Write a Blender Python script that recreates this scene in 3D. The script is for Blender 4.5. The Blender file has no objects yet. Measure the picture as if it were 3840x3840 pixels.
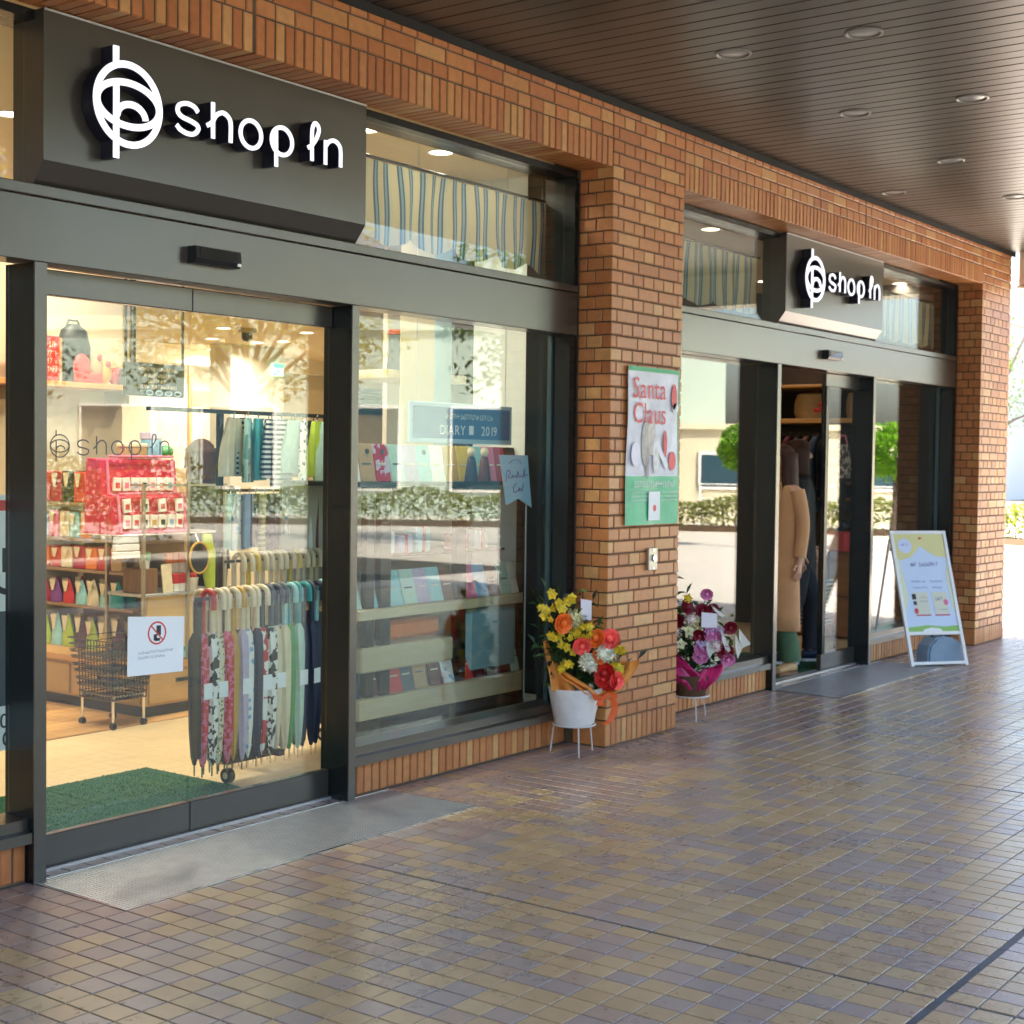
import bpy, bmesh, math, random
from mathutils import Vector, Matrix
from math import sin, cos, pi, radians

sc = bpy.context.scene
COL = sc.collection
rng = random.Random(11)

# ---------------------------------------------------------------- camera
def look_axes(yaw, pitch, roll):
    f = Vector((sin(yaw) * cos(pitch), cos(yaw) * cos(pitch), sin(pitch)))
    r = Vector((cos(yaw), -sin(yaw), 0.0))
    u = r.cross(f)
    return (cos(roll) * r + sin(roll) * u, -sin(roll) * r + cos(roll) * u, f)
cam_d = bpy.data.cameras.new('camera')
cam = bpy.data.objects.new('camera', cam_d)
COL.objects.link(cam)
_r, _u, _f = look_axes(0.9360309, -0.0343868, 0.0126049)
M4 = Matrix.Identity(4)
for _i in range(3):
    M4[_i][0], M4[_i][1], M4[_i][2] = _r[_i], _u[_i], -_f[_i]
M4[0][3], M4[1][3], M4[2][3] = 0.0, -4.30862, 1.56864
cam.matrix_world = M4
cam_d.sensor_width = 36
cam_d.lens = 51.368
cam_d.clip_start = 0.05
cam_d.clip_end = 600
cam_d.dof.use_dof = True
cam_d.dof.focus_distance = 5.6
cam_d.dof.aperture_fstop = 5.6
sc.camera = cam

# ---------------------------------------------------------------- sky, sun, exposure
SUN_EL, SUN_AZ = radians(43), radians(96)          # azimuth from +X towards +Y
w = bpy.data.worlds.new('World')
sc.world = w
w.use_nodes = True
nt = w.node_tree
bg = nt.nodes['Background']
sky = nt.nodes.new('ShaderNodeTexSky')
sky.sky_type = 'NISHITA'
sky.sun_disc = False
sky.sun_elevation = SUN_EL
sky.sun_rotation = radians(90) - SUN_AZ
sky.air_density = 1.0
sky.dust_density = 4.5
sky.ozone_density = 0.3
nt.links.new(sky.outputs[0], bg.inputs[0])
bg.inputs[1].default_value = 0.15
sl = bpy.data.lights.new('sun', 'SUN')
sl.energy = 5.0
sl.angle = radians(0.5)
sl.color = (1.0, 0.90, 0.76)
so = bpy.data.objects.new('sun', sl)
COL.objects.link(so)
sd = Vector((cos(SUN_EL) * cos(SUN_AZ), cos(SUN_EL) * sin(SUN_AZ), sin(SUN_EL)))
so.rotation_euler = sd.to_track_quat('Z', 'Y').to_euler()
so.location = sd * 60
sc.view_settings.view_transform = 'Standard'
sc.view_settings.look = 'None'
sc.view_settings.exposure = 2.7
sc.view_settings.gamma = 1.0
sc.view_settings.use_curve_mapping = False
sc.cycles.use_denoising = True
sc.cycles.max_bounces = 10
sc.cycles.diffuse_bounces = 5
sc.cycles.glossy_bounces = 4
sc.cycles.transparent_max_bounces = 16
sc.cycles.sample_clamp_indirect = 6.0

# ---------------------------------------------------------------- materials
MATS = {}
def mat(name, col=(.5, .5, .5), rough=.5, metal=0.0, var=0.0, scale=12.0, bump=0.0, bscale=60.0, spec=.5,
        emit=None, estr=0.0, rnd=0.0, alpha=1.0, coat=0.0, sheen=0.0, sss=0.0, stretch=None, rvar=0.0):
    if name in MATS:
        return MATS[name]
    m = bpy.data.materials.new(name)
    m.use_nodes = True
    t = m.node_tree
    b = t.nodes['Principled BSDF']
    b.inputs['Base Color'].default_value = (*col, 1)
    b.inputs['Roughness'].default_value = rough
    b.inputs['Metallic'].default_value = metal
    b.inputs['Specular IOR Level'].default_value = spec
    b.inputs['Coat Weight'].default_value = coat
    b.inputs['Coat Roughness'].default_value = .2
    b.inputs['Sheen Weight'].default_value = sheen
    b.inputs['Subsurface Weight'].default_value = sss
    if sss:
        b.inputs['Subsurface Radius'].default_value = (.012, .005, .003)
    if emit:
        b.inputs['Emission Color'].default_value = (*emit, 1)
        b.inputs['Emission Strength'].default_value = estr
    if alpha < 1:
        b.inputs['Alpha'].default_value = alpha
    geo = None
    def pos():
        nonlocal geo
        if geo is None:
            tc = t.nodes.new('ShaderNodeTexCoord')
            geo = tc.outputs['Object']
            if stretch:
                mp = t.nodes.new('ShaderNodeMapping')
                mp.inputs['Scale'].default_value = stretch
                t.links.new(geo, mp.inputs['Vector'])
                geo = mp.outputs[0]
        return geo
    out = None
    if var or rnd:
        hsv = t.nodes.new('ShaderNodeHueSaturation')
        hsv.inputs['Color'].default_value = (*col, 1)
        val = None
        if var:
            n = t.nodes.new('ShaderNodeTexNoise')
            n.inputs['Scale'].default_value = scale
            n.inputs['Detail'].default_value = 5
            t.links.new(pos(), n.inputs['Vector'])
            mr = t.nodes.new('ShaderNodeMapRange')
            mr.inputs['From Min'].default_value = .3
            mr.inputs['From Max'].default_value = .7
            mr.inputs['To Min'].default_value = 1 - var
            mr.inputs['To Max'].default_value = 1 + var
            t.links.new(n.outputs['Fac'], mr.inputs['Value'])
            val = mr.outputs[0]
            if rvar:
                mr2 = t.nodes.new('ShaderNodeMapRange')
                mr2.inputs['From Min'].default_value = .3
                mr2.inputs['From Max'].default_value = .7
                mr2.inputs['To Min'].default_value = max(.02, rough - rvar)
                mr2.inputs['To Max'].default_value = rough + rvar
                t.links.new(n.outputs['Fac'], mr2.inputs['Value'])
                t.links.new(mr2.outputs[0], b.inputs['Roughness'])
        if rnd:
            oi = t.nodes.new('ShaderNodeObjectInfo')
            ge = t.nodes.new('ShaderNodeNewGeometry')
            ad = t.nodes.new('ShaderNodeMath'); ad.operation = 'ADD'
            fr = t.nodes.new('ShaderNodeMath'); fr.operation = 'FRACT'
            t.links.new(oi.outputs['Random'], ad.inputs[0]); t.links.new(ge.outputs['Random Per Island'], ad.inputs[1])
            t.links.new(ad.outputs[0], fr.inputs[0])
            mr = t.nodes.new('ShaderNodeMapRange')
            mr.inputs['To Min'].default_value = 1 - rnd
            mr.inputs['To Max'].default_value = 1 + rnd
            t.links.new(fr.outputs[0], mr.inputs['Value'])
            if val is not None:
                mu = t.nodes.new('ShaderNodeMath'); mu.operation = 'MULTIPLY'
                t.links.new(val, mu.inputs[0]); t.links.new(mr.outputs[0], mu.inputs[1])
                val = mu.outputs[0]
            else:
                val = mr.outputs[0]
        t.links.new(val, hsv.inputs['Value'])
        out = hsv.outputs[0]
        t.links.new(out, b.inputs['Base Color'])
    if bump:
        n2 = t.nodes.new('ShaderNodeTexNoise')
        n2.inputs['Scale'].default_value = bscale
        n2.inputs['Detail'].default_value = 4
        t.links.new(pos(), n2.inputs['Vector'])
        bp = t.nodes.new('ShaderNodeBump')
        bp.inputs['Strength'].default_value = bump
        bp.inputs['Distance'].default_value = .004
        t.links.new(n2.outputs['Fac'], bp.inputs['Height'])
        t.links.new(bp.outputs[0], b.inputs['Normal'])
    MATS[name] = m
    return m

def pieces_mat(name, stops, rough, bump=.25, var=.12, scale=25, spec=.5, rvar=.1):
    """One colour per piece, picked from a row of fired-clay colours by the piece's own random number."""
    m = mat(name, (1, 1, 1), rough, bump=bump, bscale=90)
    t = m.node_tree
    b = t.nodes['Principled BSDF']
    b.inputs['Specular IOR Level'].default_value = spec
    oi = t.nodes.new('ShaderNodeObjectInfo'); ge = t.nodes.new('ShaderNodeNewGeometry')
    ad = t.nodes.new('ShaderNodeMath'); ad.operation = 'ADD'
    fr = t.nodes.new('ShaderNodeMath'); fr.operation = 'FRACT'
    t.links.new(oi.outputs['Random'], ad.inputs[0]); t.links.new(ge.outputs['Random Per Island'], ad.inputs[1])
    t.links.new(ad.outputs[0], fr.inputs[0])
    cr = t.nodes.new('ShaderNodeValToRGB')
    cr.color_ramp.interpolation = 'CONSTANT'
    while len(cr.color_ramp.elements) < len(stops):
        cr.color_ramp.elements.new(.5)
    for e, (p_, c_) in zip(cr.color_ramp.elements, stops):
        e.position = p_; e.color = (*c_, 1)
    t.links.new(fr.outputs[0], cr.inputs[0])
    tc = t.nodes.new('ShaderNodeNewGeometry')
    n = t.nodes.new('ShaderNodeTexNoise'); n.inputs['Scale'].default_value = scale; n.inputs['Detail'].default_value = 6
    t.links.new(tc.outputs['Position'], n.inputs['Vector'])
    n3 = t.nodes.new('ShaderNodeTexNoise'); n3.inputs['Scale'].default_value = .9; n3.inputs['Detail'].default_value = 5
    t.links.new(tc.outputs['Position'], n3.inputs['Vector'])
    add = t.nodes.new('ShaderNodeMath'); add.operation = 'ADD'
    t.links.new(n.outputs['Fac'], add.inputs[0]); t.links.new(n3.outputs['Fac'], add.inputs[1])
    mr = t.nodes.new('ShaderNodeMapRange')
    mr.inputs['From Min'].default_value = .75; mr.inputs['From Max'].default_value = 1.25
    mr.inputs['To Min'].default_value = 1 - var; mr.inputs['To Max'].default_value = 1 + var
    t.links.new(add.outputs[0], mr.inputs['Value'])
    hs = t.nodes.new('ShaderNodeHueSaturation')
    t.links.new(cr.outputs[0], hs.inputs['Color']); t.links.new(mr.outputs[0], hs.inputs['Value'])
    t.links.new(hs.outputs[0], b.inputs['Base Color'])
    mr2 = t.nodes.new('ShaderNodeMapRange')
    mr2.inputs['From Min'].default_value = .7; mr2.inputs['From Max'].default_value = 1.3
    mr2.inputs['To Min'].default_value = max(.05, rough - rvar); mr2.inputs['To Max'].default_value = rough + rvar
    t.links.new(add.outputs[0], mr2.inputs['Value'])
    t.links.new(mr2.outputs[0], b.inputs['Roughness'])
    return m

def leaf_mat(name, col, rnd=.45, k=.45):
    m = mat(name, col, .5, rnd=rnd); t = m.node_tree; b = t.nodes['Principled BSDF']
    tr = t.nodes.new('ShaderNodeBsdfTranslucent'); src = b.inputs['Base Color'].links[0].from_socket
    mp = t.nodes.new('ShaderNodeMixRGB'); mp.blend_type = 'MULTIPLY'; mp.inputs[0].default_value = 1; mp.inputs[2].default_value = (1.5, 1.7, .7, 1)
    t.links.new(src, mp.inputs[1]); t.links.new(mp.outputs[0], tr.inputs[0])
    mx = t.nodes.new('ShaderNodeMixShader'); mx.inputs[0].default_value = k
    t.links.new(b.outputs[0], mx.inputs[1]); t.links.new(tr.outputs[0], mx.inputs[2]); t.links.new(mx.outputs[0], t.nodes['Material Output'].inputs['Surface'])
    return m

def glass_mat(name, tint=(.93, .97, .95), ior=1.5):
    m = bpy.data.materials.new(name); m.use_nodes = True
    t = m.node_tree
    t.nodes.remove(t.nodes['Principled BSDF'])
    o = t.nodes['Material Output']
    tr = t.nodes.new('ShaderNodeBsdfTransparent'); tr.inputs[0].default_value = (*tint, 1)
    gl = t.nodes.new('ShaderNodeBsdfGlossy'); gl.inputs['Roughness'].default_value = 0.0
    gl.inputs[0].default_value = (1, 1, 1, 1)
    fr = t.nodes.new('ShaderNodeFresnel')
    ge = t.nodes.new('ShaderNodeNewGeometry')
    mr = t.nodes.new('ShaderNodeMapRange')
    mr.inputs['To Min'].default_value = ior; mr.inputs['To Max'].default_value = 1 / ior
    t.links.new(ge.outputs['Backfacing'], mr.inputs['Value'])
    t.links.new(mr.outputs[0], fr.inputs['IOR'])
    mx = t.nodes.new('ShaderNodeMixShader')
    t.links.new(fr.outputs[0], mx.inputs[0]); t.links.new(tr.outputs[0], mx.inputs[1]); t.links.new(gl.outputs[0], mx.inputs[2])
    t.links.new(mx.outputs[0], o.inputs['Surface'])
    MATS[name] = m
    return m

# ---------------------------------------------------------------- mesh builder
LOC = {}
class MB:
    def __init__(s):
        s.v = []; s.f = []; s.m = []; s.cur = 0; s.sm = []; s.smooth = False
    def face(s, idx):
        s.f.append(tuple(idx)); s.m.append(s.cur); s.sm.append(s.smooth)
    def quad(s, *pts):
        n = len(s.v); s.v += [tuple(p) for p in pts]; s.face(range(n, n + len(pts))); return s
    def box(s, x0, x1, y0, y1, z0, z1, tf=None):
        n = len(s.v)
        P = [(x0, y0, z0), (x1, y0, z0), (x1, y1, z0), (x0, y1, z0), (x0, y0, z1), (x1, y0, z1), (x1, y1, z1), (x0, y1, z1)]
        s.v += [tuple(tf @ Vector(p)) for p in P] if tf else P
        for q in ((3, 2, 1, 0), (4, 5, 6, 7), (0, 1, 5, 4), (1, 2, 6, 5), (2, 3, 7, 6), (3, 0, 4, 7)):
            s.face([n + i for i in q])
        return s
    def obox(s, c, size, rot=(0, 0, 0)):
        from mathutils import Euler
        tf = Matrix.Translation(Vector(c)) @ Euler(rot).to_matrix().to_4x4()
        a, b, d = size[0] / 2, size[1] / 2, size[2] / 2
        return s.box(-a, a, -b, b, -d, d, tf)
    def cbox(s, x0, x1, y0, y1, z0, z1, c=.005):
        """Box with all edges chamfered."""
        n = len(s.v)
        P = []
        for ax in range(3):
            lo = (x0, y0, z0)[ax]; hi = (x1, y1, z1)[ax]
            o = [i for i in range(3) if i != ax]
            for val in (lo, hi):
                for su, sv in ((0, 0), (1, 0), (1, 1), (0, 1)):
                    p = [0, 0, 0]; p[ax] = val
                    for k, sg in zip(o, (su, sv)):
                        l, h = (x0, y0, z0)[k] + c, (x1, y1, z1)[k] - c
                        p[k] = h if sg else l
                    P.append(tuple(p))
        bm = bmesh.new()
        for p in P: bm.verts.new(p)
        bmesh.ops.convex_hull(bm, input=bm.verts)
        bm.verts.index_update()
        s.v += [tuple(v.co) for v in bm.verts]
        for f in bm.faces: s.face([n + v.index for v in f.verts])
        bm.free()
        return s
    def tube(s, pts, r, n=8, closed=False, caps=True):
        pts = [Vector(p) for p in pts]
        k = len(pts); base = len(s.v)
        rr = r if isinstance(r, (list, tuple)) else [r] * k
        prev = None
        for i, p in enumerate(pts):
            if closed: d = pts[(i + 1) % k] - pts[i - 1]
            else: d = pts[min(i + 1, k - 1)] - pts[max(i - 1, 0)]
            if d.length < 1e-9: d = Vector((0, 0, 1))
            d.normalize()
            if prev is None:
                a = Vector((0, 0, 1)) if abs(d.z) < .9 else Vector((1, 0, 0))
                u = d.cross(a).normalized()
            else:
                u = prev - d * prev.dot(d)
                u = u.normalized() if u.length > 1e-6 else d.orthogonal().normalized()
            prev = u
            v = d.cross(u)
            for j in range(n):
                t = 2 * pi * j / n
                s.v.append(tuple(p + (u * cos(t) + v * sin(t)) * rr[i]))
        sm = s.smooth; s.smooth = True
        for i in range(k if closed else k - 1):
            a, b = base + i * n, base + ((i + 1) % k) * n
            for j in range(n):
                s.face((a + j, a + (j + 1) % n, b + (j + 1) % n, b + j))
        s.smooth = sm
        if caps and not closed:
            s.face([base + j for j in reversed(range(n))])
            s.face([base + (k - 1) * n + j for j in range(n)])
        return s
    def cyl(s, p0, p1, r0, r1=None, n=12):
        return s.tube([p0, p1], [r0, r0 if r1 is None else r1], n)
    def lathe(s, c, prof, n=16, sx=1.0, sy=1.0, smooth=True):
        base = len(s.v)
        for r, z in prof:
            for j in range(n):
                t = 2 * pi * j / n
                s.v.append((c[0] + r * cos(t) * sx, c[1] + r * sin(t) * sy, c[2] + z))
        sm = s.smooth; s.smooth = smooth
        for i in range(len(prof) - 1):
            a, b = base + i * n, base + (i + 1) * n
            for j in range(n): s.face((a + j, a + (j + 1) % n, b + (j + 1) % n, b + j))
        s.smooth = sm
        if prof[0][0] > 1e-4: s.face([base + j for j in reversed(range(n))])
        if prof[-1][0] > 1e-4: s.face([base + (len(prof) - 1) * n + j for j in range(n)])
        return s
    def loft(s, rings, caps=True):
        """rings: equal-length point loops."""
        base = len(s.v); n = len(rings[0])
        for r in rings: s.v += [tuple(p) for p in r]
        sm = s.smooth; s.smooth = True
        for i in range(len(rings) - 1):
            a, b = base + i * n, base + (i + 1) * n
            for j in range(n): s.face((a + j, a + (j + 1) % n, b + (j + 1) % n, b + j))
        if caps:
            s.face([base + j for j in reversed(range(n))])
            s.face([base + (len(rings) - 1) * n + j for j in range(n)])
        s.smooth = sm
        return s
    def ball(s, c, r, nu=10, nv=7, jit=0.0, rg=rng):
        rx, ry, rz = r if isinstance(r, (tuple, list)) else (r, r, r)
        rings = []
        for i in range(nv + 1):
            a = pi * i / nv
            q = max(sin(a), .03)
            rings.append([(c[0] + rx * q * cos(2 * pi * j / nu) * (1 + rg.uniform(-jit, jit)), c[1] + ry * q * sin(2 * pi * j / nu) * (1 + rg.uniform(-jit, jit)), c[2] - rz * cos(a)) for j in range(nu)])
        return s.loft(rings)
    def prism(s, poly, a0, a1, fn):
        """poly [(u,v)], extruded from a0 to a1; fn(u,v,a) -> xyz."""
        n = len(s.v); k = len(poly)
        s.v += [tuple(fn(u, v, a0)) for u, v in poly] + [tuple(fn(u, v, a1)) for u, v in poly]
        s.face(list(reversed(range(n, n + k)))); s.face(range(n + k, n + 2 * k))
        for i in range(k): s.face((n + i, n + (i + 1) % k, n + k + (i + 1) % k, n + k + i))
        return s
    def leaf(s, p, d, up, L, W, bend=.2):
        p = Vector(p); d = Vector(d).normalized(); side = d.cross(Vector(up))
        if side.length < 1e-4: side = d.orthogonal()
        side.normalize(); nn = side.cross(d)
        a = p; b = p + d * L * .5 + side * W * .5 + nn * L * bend * .5; c = p + d * L - nn * L * bend * .2; e = p + d * L * .5 - side * W * .5 + nn * L * bend * .5
        return s.quad(a, b, c, e)
    def mesh(s, name, mats, off=None, fix=True):
        me = bpy.data.meshes.new(name)
        v = s.v if off is None else [(p[0] - off[0], p[1] - off[1], p[2] - off[2]) for p in s.v]
        me.from_pydata(v, [], s.f)
        if not isinstance(mats, (list, tuple)): mats = [mats]
        for m in mats: me.materials.append(m)
        me.polygons.foreach_set('material_index', s.m)
        me.polygons.foreach_set('use_smooth', s.sm)
        if fix:
            bm = bmesh.new(); bm.from_mesh(me)
            bmesh.ops.recalc_face_normals(bm, faces=bm.faces)
            bm.to_mesh(me); bm.free()
        if any(s.sm): me.set_sharp_from_angle(angle=radians(42))
        me.update()
        return me
    def build(s, name, mats, parent=None, world=True, label=None, fix=True, **kw):
        off = LOC.get(parent.name) if (parent is not None and world) else None
        o = bpy.data.objects.new(name, s.mesh(name, mats, off, fix))
        COL.objects.link(o)
        if parent is not None:
            o.parent = parent
            LOC[o.name] = LOC.get(parent.name, Vector()) if world else Vector()
        else:
            LOC[o.name] = Vector()
        if label: o['label'] = label
        for k_, v_ in kw.items(): o[k_] = v_
        return o

def inst(name, me, loc, parent, rot=(0, 0, 0), scale=None, local=False):
    o = bpy.data.objects.new(name, me)
    COL.objects.link(o)
    if parent is not None:
        o.parent = parent
        l = Vector(loc) if local else Vector(loc) - LOC.get(parent.name, Vector())
    else: l = Vector(loc)
    o.location = l
    o.rotation_euler = rot
    if scale: o.scale = scale
    return o

def thing(name, label, cat, loc=(0, 0, 0), group=None, rot=(0, 0, 0)):
    o = bpy.data.objects.new(name, None)
    COL.objects.link(o)
    o.empty_display_size = .1
    o.location = loc; o.rotation_euler = rot
    o['label'] = label; o['category'] = cat
    if group: o['group'] = group
    LOC[o.name] = Vector(loc)
    return o
def tag(o, label, cat, group=None):
    o['label'] = label; o['category'] = cat
    if group: o['group'] = group
    return o
def kids(o): return [c for c in COL.objects if c.parent is o]
CH = {}
def dup(root, loc, label=None, group=None, rot=None):
    def cp(o, par):
        c = o.copy(); COL.objects.link(c)
        if par is not None:
            c.parent = par; c.matrix_parent_inverse = o.matrix_parent_inverse.copy()
        for ch in list(o.children): cp(ch, c)
        return c
    r = cp(root, None)
    r.location = loc
    if rot is not None: r.rotation_euler = rot
    if label: r['label'] = label
    if group: r['group'] = group
    LOC[r.name] = Vector(loc)
    return r

def text_mesh(body, size, mtl, depth=.001, align='CENTER', space=1.0, sx=1.0):
    cu = bpy.data.curves.new('lettering', 'FONT')
    cu.body = body; cu.size = size; cu.align_x = align; cu.align_y = 'CENTER'; cu.extrude = depth; cu.space_character = space
    cu.resolution_u = 3
    ob = bpy.data.objects.new('lettering', cu)
    COL.objects.link(ob)
    dg = bpy.context.evaluated_depsgraph_get()
    me = bpy.data.meshes.new_from_object(ob.evaluated_get(dg))
    bpy.data.objects.remove(ob); bpy.data.curves.remove(cu)
    me.materials.clear(); me.materials.append(mtl)
    if sx != 1.0:
        for v in me.vertices: v.co.x *= sx
    return me
def put_text(name, body, size, mtl, parent, loc, rot=(pi / 2, 0, 0), local=False, **kw):
    return inst(name, text_mesh(body, size, mtl, **kw), loc, parent, rot, local=local)

def put_letters(word, size, mtl, parent, loc, sx=1.0, depth=.0006):
    """Each letter its own part, set side by side on a vertical face."""
    ms = [text_mesh(ch, size, mtl, depth, 'LEFT', 1.0, sx) for ch in word]
    wd = [max(v.co.x for v in m.vertices) - min(0, min(v.co.x for v in m.vertices)) + size * .075 for m in ms]
    x = -sum(wd) / 2
    for m, w_ in zip(ms, wd):
        inst('letter', m, (loc[0] + x, loc[1], loc[2]), parent, (pi / 2, 0, 0)); x += w_

def spline(pts, n=8):
    """Catmull-Rom through pts."""
    P = [Vector(p) for p in pts]
    if len(P) < 3: return P
    out = []
    for i in range(len(P) - 1):
        a = P[i - 1] if i else P[0] * 2 - P[1]; b = P[i]; c = P[i + 1]; d = P[i + 2] if i + 2 < len(P) else P[-1] * 2 - P[-2]
        for k in range(n):
            t = k / n
            out.append(.5 * ((2 * b) + (c - a) * t + (2 * a - 5 * b + 4 * c - d) * t * t + (3 * b - a - 3 * c + d) * t ** 3))
    out.append(P[-1])
    return out

def ribbon(pts2, w, closed=False, caps=True):
    """Outline quads of a flat pen stroke: list of left and right points."""
    P = [Vector((p[0], p[1])) for p in pts2]
    k = len(P); L = []; Rr = []
    for i, p in enumerate(P):
        d = (P[(i + 1) % k] - P[i - 1]) if closed else (P[min(i + 1, k - 1)] - P[max(i - 1, 0)])
        d.normalize(); nn = Vector((-d.y, d.x)) * w / 2
        L.append(p + nn); Rr.append(p - nn)
    return L, Rr
def stroke3d(mb, pts2, w, y0, y1, closed=False, X=None):
    """A pen stroke in the XZ plane as a solid bar between y0 and y1."""
    fn = X or (lambda u, v, y: (u, y, v))
    L, Rr = ribbon(pts2, w, closed)
    k = len(L); n = len(mb.v)
    for l, r in zip(L, Rr):
        mb.v += [fn(l.x, l.y, y0), fn(r.x, r.y, y0), fn(r.x, r.y, y1), fn(l.x, l.y, y1)]
    for i in range(k if closed else k - 1):
        a, b = n + 4 * i, n + 4 * ((i + 1) % k)
        for q in range(4): mb.face((a + q, a + (q + 1) % 4, b + (q + 1) % 4, b + q))
    if not closed:
        mb.face((n, n + 3, n + 2, n + 1)); e = n + 4 * (k - 1); mb.face((e, e + 1, e + 2, e + 3))
def scribble(mb, x0, x1, z, h, y, rg, fn=None, gap=.25):
    """A line of small print too small to read: uneven little strokes."""
    fn = fn or (lambda u, v, q: (u, q, v))
    x = x0; t = h * .13
    while x < x1:
        wd = h * rg.uniform(.45, .75)
        if rg.random() < gap * .5: x += wd; continue
        kk = rg.randrange(4)
        segs = {0: [((0, 0), (0, h)), ((0, h * .5), (wd * .7, h * .5))], 1: [((0, 0), (wd * .7, 0)), ((wd * .35, 0), (wd * .35, h))],
                2: [((0, h * .9), (wd * .7, h * .9)), ((0, 0), (wd * .6, h * .8))], 3: [((0, h * .1), (wd * .7, h * .1)), ((wd * .1, 0), (wd * .1, h * .7)), ((wd * .6, 0), (wd * .6, h * .7))]}[kk]
        for (a, b), (c, d) in segs:
            dx, dz = c - a, d - b; l = math.hypot(dx, dz); nx, nz = -dz / l * t / 2, dx / l * t / 2
            mb.quad(fn(x + a + nx, z + b + nz, y), fn(x + a - nx, z + b - nz, y), fn(x + c - nx, z + d - nz, y), fn(x + c + nx, z + d + nz, y))
        x += wd

# ================================================================ materials of the place
BRICK = pieces_mat('fired_brick', [(0, (.47, .18, .056)), (.26, (.41, .14, .042)), (.48, (.49, .20, .068)), (.68, (.44, .16, .05)), (.84, (.54, .275, .10)), (.93, (.51, .235, .08))], .42, bump=.3, var=.14)
MORTAR = mat('mortar', (.13, .085, .055), .9, var=.2, bump=.4)
TILE = pieces_mat('paving_clay', [(0, (.44, .31, .18)), (.30, (.41, .29, .17)), (.46, (.35, .27, .235)), (.64, (.325, .26, .235)), (.80, (.36, .265, .205)), (.90, (.46, .335, .195))], .30, bump=.06, var=.09, scale=18, spec=.62, rvar=.06)
TILE_M = pieces_mat('paving_clay_mauve', [(0, (.33, .225, .19)), (.3, (.30, .215, .19)), (.55, (.355, .23, .175)), (.8, (.29, .215, .20)), (.93, (.40, .28, .155))], .30, bump=.06, var=.09, scale=18, spec=.62, rvar=.06)
GROUT = mat('grout', (.235, .205, .185), .55, var=.15, bump=.3)
SEAL = mat('joint_sealant', (.055, .065, .085), .5, var=.35, scale=9)
FRAME = mat('bronze_aluminium', (.085, .076, .064), .30, metal=.6, coat=.75, var=.05, scale=3, bump=.02)
FRAMED = mat('dark_aluminium', (.009, .012, .013), .26, metal=.2, var=.1)
SLAT = mat('ceiling_aluminium', (.075, .062, .047), .33, metal=.35, rnd=.07, var=.06, scale=2)
DARK = mat('dark_void', (.012, .011, .01), .8)
GLASS = glass_mat('window_glass')
STEEL = mat('brushed_steel', (.52, .53, .55), .42, metal=.75, var=.08)
CHROME = mat('chrome', (.75, .75, .74), .14, metal=1.0)
WHITE = mat('white_paint', (.80, .79, .76), .45, var=.03)
BLACKP = mat('black_plastic', (.006, .006, .007), .35)
LETFACE = mat('lit_letter_face', (.85, .86, .9), .3, emit=(.86, .87, 1.0), estr=.18)
LETSIDE = mat('letter_return', (.008, .009, .022), .4)
CREAM = mat('cream_wall', (.72, .60, .40), .8, var=.03, bump=.08)
WHITEW = mat('white_wall', (.82, .78, .68), .8, var=.03, bump=.06)
CEILW = mat('shop_ceiling_paint', (.74, .62, .44), .85, var=.02)
PAPER = mat('white_paper', (.82, .84, .85), .6)
INK = mat('ink', (.03, .03, .035), .6)
INKG = mat('grey_ink', (.25, .25, .27), .6)
REDP = mat('red_print', (.62, .05, .05), .5)
GREENP = mat('green_print', (.02, .38, .16), .45)
WOOD = mat('pale_wood', (.55, .36, .17), .5, var=.14, scale=6, stretch=(1, 14, 14))
WOODO = mat('orange_wood', (.60, .30, .09), .45, var=.12, scale=6, stretch=(1, 14, 14))

# ================================================================ brickwork
BM = {}
def clay_box(mb, w_, h, d, c, cx=0, y0=0, cz=0):
    """Front-chamfered block: face towards -Y at y0, body behind it."""
    n = len(mb.v); a, b = w_ / 2, h / 2
    mb.v += [(cx - a + c, y0, cz - b + c), (cx + a - c, y0, cz - b + c), (cx + a - c, y0, cz + b - c), (cx - a + c, y0, cz + b - c),
             (cx - a, y0 + c, cz - b), (cx + a, y0 + c, cz - b), (cx + a, y0 + c, cz + b), (cx - a, y0 + c, cz + b),
             (cx - a, y0 + d, cz - b), (cx + a, y0 + d, cz - b), (cx + a, y0 + d, cz + b), (cx - a, y0 + d, cz + b)]
    mb.face((n, n + 1, n + 2, n + 3))
    for i in range(4):
        j = (i + 1) % 4
        mb.face((n + i, n + 4 + i, n + 4 + j, n + j)); mb.face((n + 4 + i, n + 8 + i, n + 8 + j, n + 4 + j))
    mb.face((n + 11, n + 10, n + 9, n + 8))
def brick_me(w_, h, d):
    k = (round(w_, 3), round(h, 3), round(d, 3))
    if k not in BM:
        mb = MB(); clay_box(mb, k[0], k[1], k[2], .004)
        BM[k] = mb.mesh('brick', BRICK)
    return BM[k]
GAP = .0085
def lay(parent, x0, x1, z0, z1, y=0.0, d=.1):
    """One brick with its front in the plane Y=y filling x0..x1, z0..z1 less the joints."""
    w_, h = x1 - x0 - GAP, z1 - z0 - GAP
    if w_ < .012: return
    inst('brick', brick_me(w_, h, d), ((x0 + x1) / 2, y + rng.uniform(-.0012, .0012), (z0 + z1) / 2), parent)
def row(parent, x0, x1, z0, z1, pitch, start, y=0.0, d=.1):
    x = x0
    first = start
    while x < x1 - .002:
        nx = min(x + (first if first else pitch), x1); first = None
        if x1 - nx < .02: nx = x1
        lay(parent, x, nx, z0, z1, y, d); x = nx

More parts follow.
